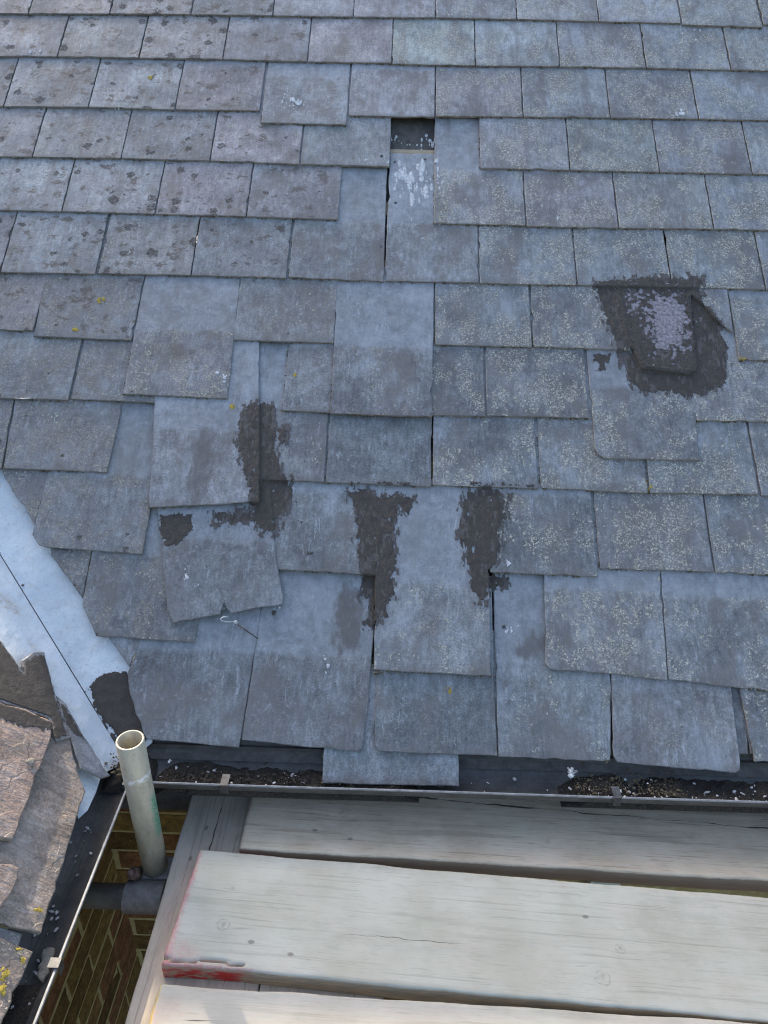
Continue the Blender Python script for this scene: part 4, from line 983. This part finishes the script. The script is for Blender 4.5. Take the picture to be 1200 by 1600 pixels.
bm = bmesh.new(); bm_tube(bm, (-.034, .038, .012), (-.034, .020, .046), .0135, 0, 6); bm_tube(bm, (-.034, .028, .034), (-.034, .010, .062), .0062, 0, 14); bm_tube(bm, (-.034, .0385, .0115), (-.034, .035, .018), .017, 0, 24)
from_bm('bolt', bm, M_RUST, cp, smooth=False)

def board(name, length, width, thick, mat, loc, rotz, label, crack=None, cell=.005, seed=1, edge_r=.007, bow=.003, group=None, chips=()):
    """weathered scaffold board; local X along the grain from its visible end, Y across (0 = front edge), Z=0 top"""
    nx = int(length/cell); ny = int(width/cell)+1
    xs = np.linspace(0, length, nx); t = np.linspace(0, 1, ny)
    er = edge_r
    prof = np.concatenate([[0, .0015, .004, .008], np.linspace(.012, width-.012, ny), [width-.008, width-.004, width-.0015, width]])
    X, Y = np.meshgrid(xs, prof, indexing='ij')
    front = (fbm(xs*9, xs*0+seed, seed, 4)-.5)*bow*2; back = (fbm(xs*9, xs*0+seed+9, seed+4, 4)-.5)*bow*2
    yy = Y+front[:, None]*(1-Y/width)+back[:, None]*(Y/width)
    e = np.minimum(Y, width-Y)
    er2 = er*(.7+.7*fbm(X*12, Y*0+seed, seed+8, 3))
    z = -np.where(e < er2, er2-np.sqrt(np.maximum(er2**2-(er2-e)**2, 0)), 0)
    ex = X; z = z-np.where(ex < .004, .004-np.sqrt(np.maximum(.004**2-(.004-ex)**2, 0)), 0)
    z = z+(fbm(X*4, Y*80, seed+2, 4)-.5)*.0016+(fbm(X*2, Y*5, seed+6, 2)-.5)*.002
    xx = X+((fbm(Y*40, Y*0+2, seed+21, 3)-.5)*.004)*np.clip(1-X/.02, 0, 1)
    if crack:
        for (pts, wdt, dep) in crack:
            cx = np.array([p[0] for p in pts]); cy = np.array([p[1] for p in pts])
            yc = np.interp(xs, cx, cy)+(fbm(xs*22, xs*0, seed+13, 4)-.5)*.006
            ww = wdt*(.35+1.3*fbm(xs*7, xs*0+4, seed+15, 3))*((xs >= cx[0]) & (xs <= cx[-1]))
            z = z-dep*np.clip(1-np.abs(Y-yc[:, None])/np.maximum(ww[:, None], 1e-6), 0, 1)**.5*(ww[:, None] > 0)
    V = np.stack([xx.ravel(), yy.ravel(), z.ravel()], 1).tolist(); m = len(prof)
    I, J = np.meshgrid(np.arange(nx-1), np.arange(m-1), indexing='ij'); a = (I*m+J).ravel()
    F = np.stack([a, a+m, a+m+1, a+1], 1).tolist()
    # sides and underside
    nb = len(V)
    ring = [i*m for i in range(nx)]+[(nx-1)*m+j for j in range(1, m)]+[i*m+m-1 for i in range(nx-2, -1, -1)]+[j for j in range(m-2, 0, -1)]
    low = []
    for q in ring:
        V.append([V[q][0], V[q][1], -thick]); low.append(len(V)-1)
    k = len(ring)
    for i in range(k): F.append([ring[i], low[i], low[(i+1) % k], ring[(i+1) % k]])
    F.append(low[::-1])
    me = bpy.data.meshes.new(name); me.from_pydata(V, [], F); me.update()
    bmm = bmesh.new(); bmm.from_mesh(me); bmesh.ops.recalc_face_normals(bmm, faces=bmm.faces[:]); bmm.to_mesh(me); bmm.free()
    for p in me.polygons: p.use_smooth = len(p.vertices) == 4 and p.index < (nx-1)*(m-1)
    o = new_obj(name, me, mat, None, loc, (0, 0, rotz))
    tag(o, label, 'board', group or 'scaffold boards')
    return o
BZ = -.500
WOOD_A = mat_wood('board_wood_brown', (.46, .37, .26), (.565, .47, .35), (.21, .155, .105), [(.20, .10, .016), (.62, .06, .010), (.90, .185, .012), (.66, .19, .010)], seed=1.3, contrast=1.2, face=(.24, .18, .125),
                  cracks=[(.0, .34, .158, -.02, .0016, .02), (.22, 1.9, .152, -.036, .0026, .03), (.5, 1.2, .185, -.02, .0012, .02), (.05, .12, .07, .9, .001, .01), (.51, .54, .03, 1.3, .001, .01)])
WOOD_B = mat_wood('board_wood_pale', (.44, .415, .325), (.53, .505, .415), (.26, .245, .185), [(.088, .078, .015), (.76, .045, .018), (.086, .150, .008), (.80, .10, .012)],
                  [(.0, .016, .0, 0., (.50, .12, .17), .65), (.02, .06, .02, .03, (.54, .16, .20), .3), (.13, .06, .003, .006, (.50, .13, .13), .55)], seed=4.1, contrast=.85, face=(.50, .37, .23), red=True,
                  cracks=[(.078, .105, .078, .5, .0012, .008), (.08, .10, .085, -.6, .001, .008), (.3, .55, .08, .02, .0007, .02)])
WOOD_C = mat_wood('board_wood_front', (.44, .40, .325), (.53, .485, .40), (.28, .26, .19), [(.13, .14, .010)], [(.0, .006, .0, 0., (.62, .46, .05), .9), (.0, .07, .18, .04, (.50, .20, .18), .25)], seed=7.7, contrast=.8, face=(.38, .28, .17), cracks=[(.05, .13, .17, .05, .0012, .01)])
WOOD_U = mat_wood('board_wood_grey', (.44, .365, .28), (.57, .485, .385), (.19, .155, .12), [(.30, .06, .012)], seed=2.9, contrast=1.1, face=(.14, .12, .10), cracks=[(.0, .30, .075, -.03, .0026, .02), (.1, .6, .15, .01, .001, .02)])
la = at_z(373, 1325, BZ); ra = at_z(1200, 1375, BZ); ta = math.atan2(ra[1]-la[1], ra[0]-la[0])
board('scaffold_board', 2.6, .225, .038, WOOD_A, (la[0], la[1], BZ), ta, 'brown weathered scaffold board with a long crack, nearest the gutter',
      seed=3, edge_r=.004)
lb = at_z(252, 1505, BZ); tb = math.radians(-3.3)
bo = board('scaffold_board', 2.6, .2275, .038, WOOD_B, (lb[0], lb[1], BZ), tb, 'wide pale scaffold board with red paint on its end, middle of the three', seed=8, edge_r=.005,
      crack=[([(.0, .010), (.10, .010), (.145, .009)], .0032, .016)])
lc = at_z(250, 1537, BZ); tc = math.radians(-1.6)
board('scaffold_board', 2.6, .225, .038, WOOD_C, (lc[0]+.225*math.sin(tc), lc[1]-.225*math.cos(tc), BZ), tc, 'front scaffold board with a yellow painted end, partly in sunlight', seed=14, edge_r=.004)
UZ = BZ-.040
ul = at_z(300, 1240, UZ); ul2 = at_z(199, 1590, UZ)
tu = math.atan2(ul2[1]-ul[1], ul2[0]-ul[0])
board('scaffold_board', 1.8, .214, .036, WOOD_U, (ul[0]-.0, -.405, UZ), -math.pi/2+.0, 'grey scaffold board running away beneath the others at left', seed=21, edge_r=.004).location.x = ul[0]
board('scaffold_board', 1.8, .214, .036, WOOD_U, (1.25, -.405, UZ), -math.pi/2, 'grey scaffold board beneath the others, far right beyond the frame', seed=27, edge_r=.004)
board('scaffold_board', 1.8, .214, .036, WOOD_U, (ul[0]+.2175, -.405, UZ), -math.pi/2, 'grey scaffold board beneath the others, right of its twin', seed=25, edge_r=.004)

# ------------------------------------------------------------------ walls, window, added shade block, ground
def brick_mesh(seed, l=.215, h=.065, d=.05):
    r = random.Random(seed); bm = bmesh.new(); bm_box(bm, (-l/2, -d, -h/2), (l/2, 0, h/2), .004)
    for v in bm.verts: v.co += Vector((r.gauss(0, .0012), r.gauss(0, .0008), r.gauss(0, .0012)))
    me = bpy.data.meshes.new('brick'); bmesh.ops.recalc_face_normals(bm, faces=bm.faces[:]); bm.to_mesh(me); bm.free(); me.materials.append(M_BRICK); return me
BM_ = [brick_mesh(k) for k in range(4)]; BH = [brick_mesh(k+9, .1025) for k in range(3)]
GZD = -3.4
WY, WX = -.30, -.815
wall = box('brick_wall', (WX-.30, WY+.0005, GZD), (6., WY+.25, -.586), M_MORTAR, None, 0); tag(wall, 'shaded yellow brick wall below the main eaves', 'wall')
wall2 = box('brick_wall', (WX-.25, -3.2, GZD), (WX-.0005, WY+.0035, -.47), M_MORTAR, None, 0); tag(wall2, 'shaded yellow brick wall below the side wing gutter', 'wall')
r = random.Random(4)
def lay(parent, face, a0, a1, z0, z1):
    z = z0; k = 0
    while z < z1:
        a = a0-(.1125 if k % 2 else 0)
        while a < a1:
            me = r.choice(BM_)
            o = bpy.data.objects.new('brick', me); COL.objects.link(o); o.parent = parent
            j = r.gauss(0, .0009)
            if face == 'y': o.location = (a+.1125, WY-.0015+j, z); o.rotation_euler = (0, 0, 0); o.rotation_euler.z = math.pi
            else: o.location = (WX+.0015+j, a+.1125, z); o.rotation_euler.z = -math.pi/2
            o.location.y += .0
            a += .225
        z += .075; k += 1
lay(wall, 'y', WX+.01, WX+.9, -2.5, -.62)
lay(wall2, 'x', -1.42, WY-.02, -2.9, -.9)
wz = at_y(942, 1373, WY-.03)
win = empty('window', (wz[0], WY-.012, wz[2]-.6)); tag(win, 'pale green window glimpsed below the boards', 'window')
box('frame', (-.035, -.03, .0), (.045, -.004, .60), M_PAINT, win, .003); box('pane', (-.015, -.034, .06), (.025, -.0305, .54), M_GLASS, win, .0)
ch = empty('shade_block', (-2.9, ry+.20, rz-.25)); tag(ch, 'unseen squat brick block added on the ridge to shade the boards', 'shade_block')  # out of view, added to cast the shade edge on the boards
SHADE_X0, SHADE_X1, SHADE_TOP = -.53, 1.30, .25+3.015-2.8355
box('stack', (SHADE_X0, -.22, 0), (SHADE_X1, .22, SHADE_TOP-.05), M_BRICK, ch, .004); box('block_top', (SHADE_X0-.02, -.235, SHADE_TOP-.0495), (SHADE_X1+.02, .24, SHADE_TOP), M_MORTAR, ch, .006)  # body and top of the added block
g = box('ground', (-60, -60, GZD-.2), (60, 60, GZD), M_GROUND, None, 0); tag(g, kind='structure')
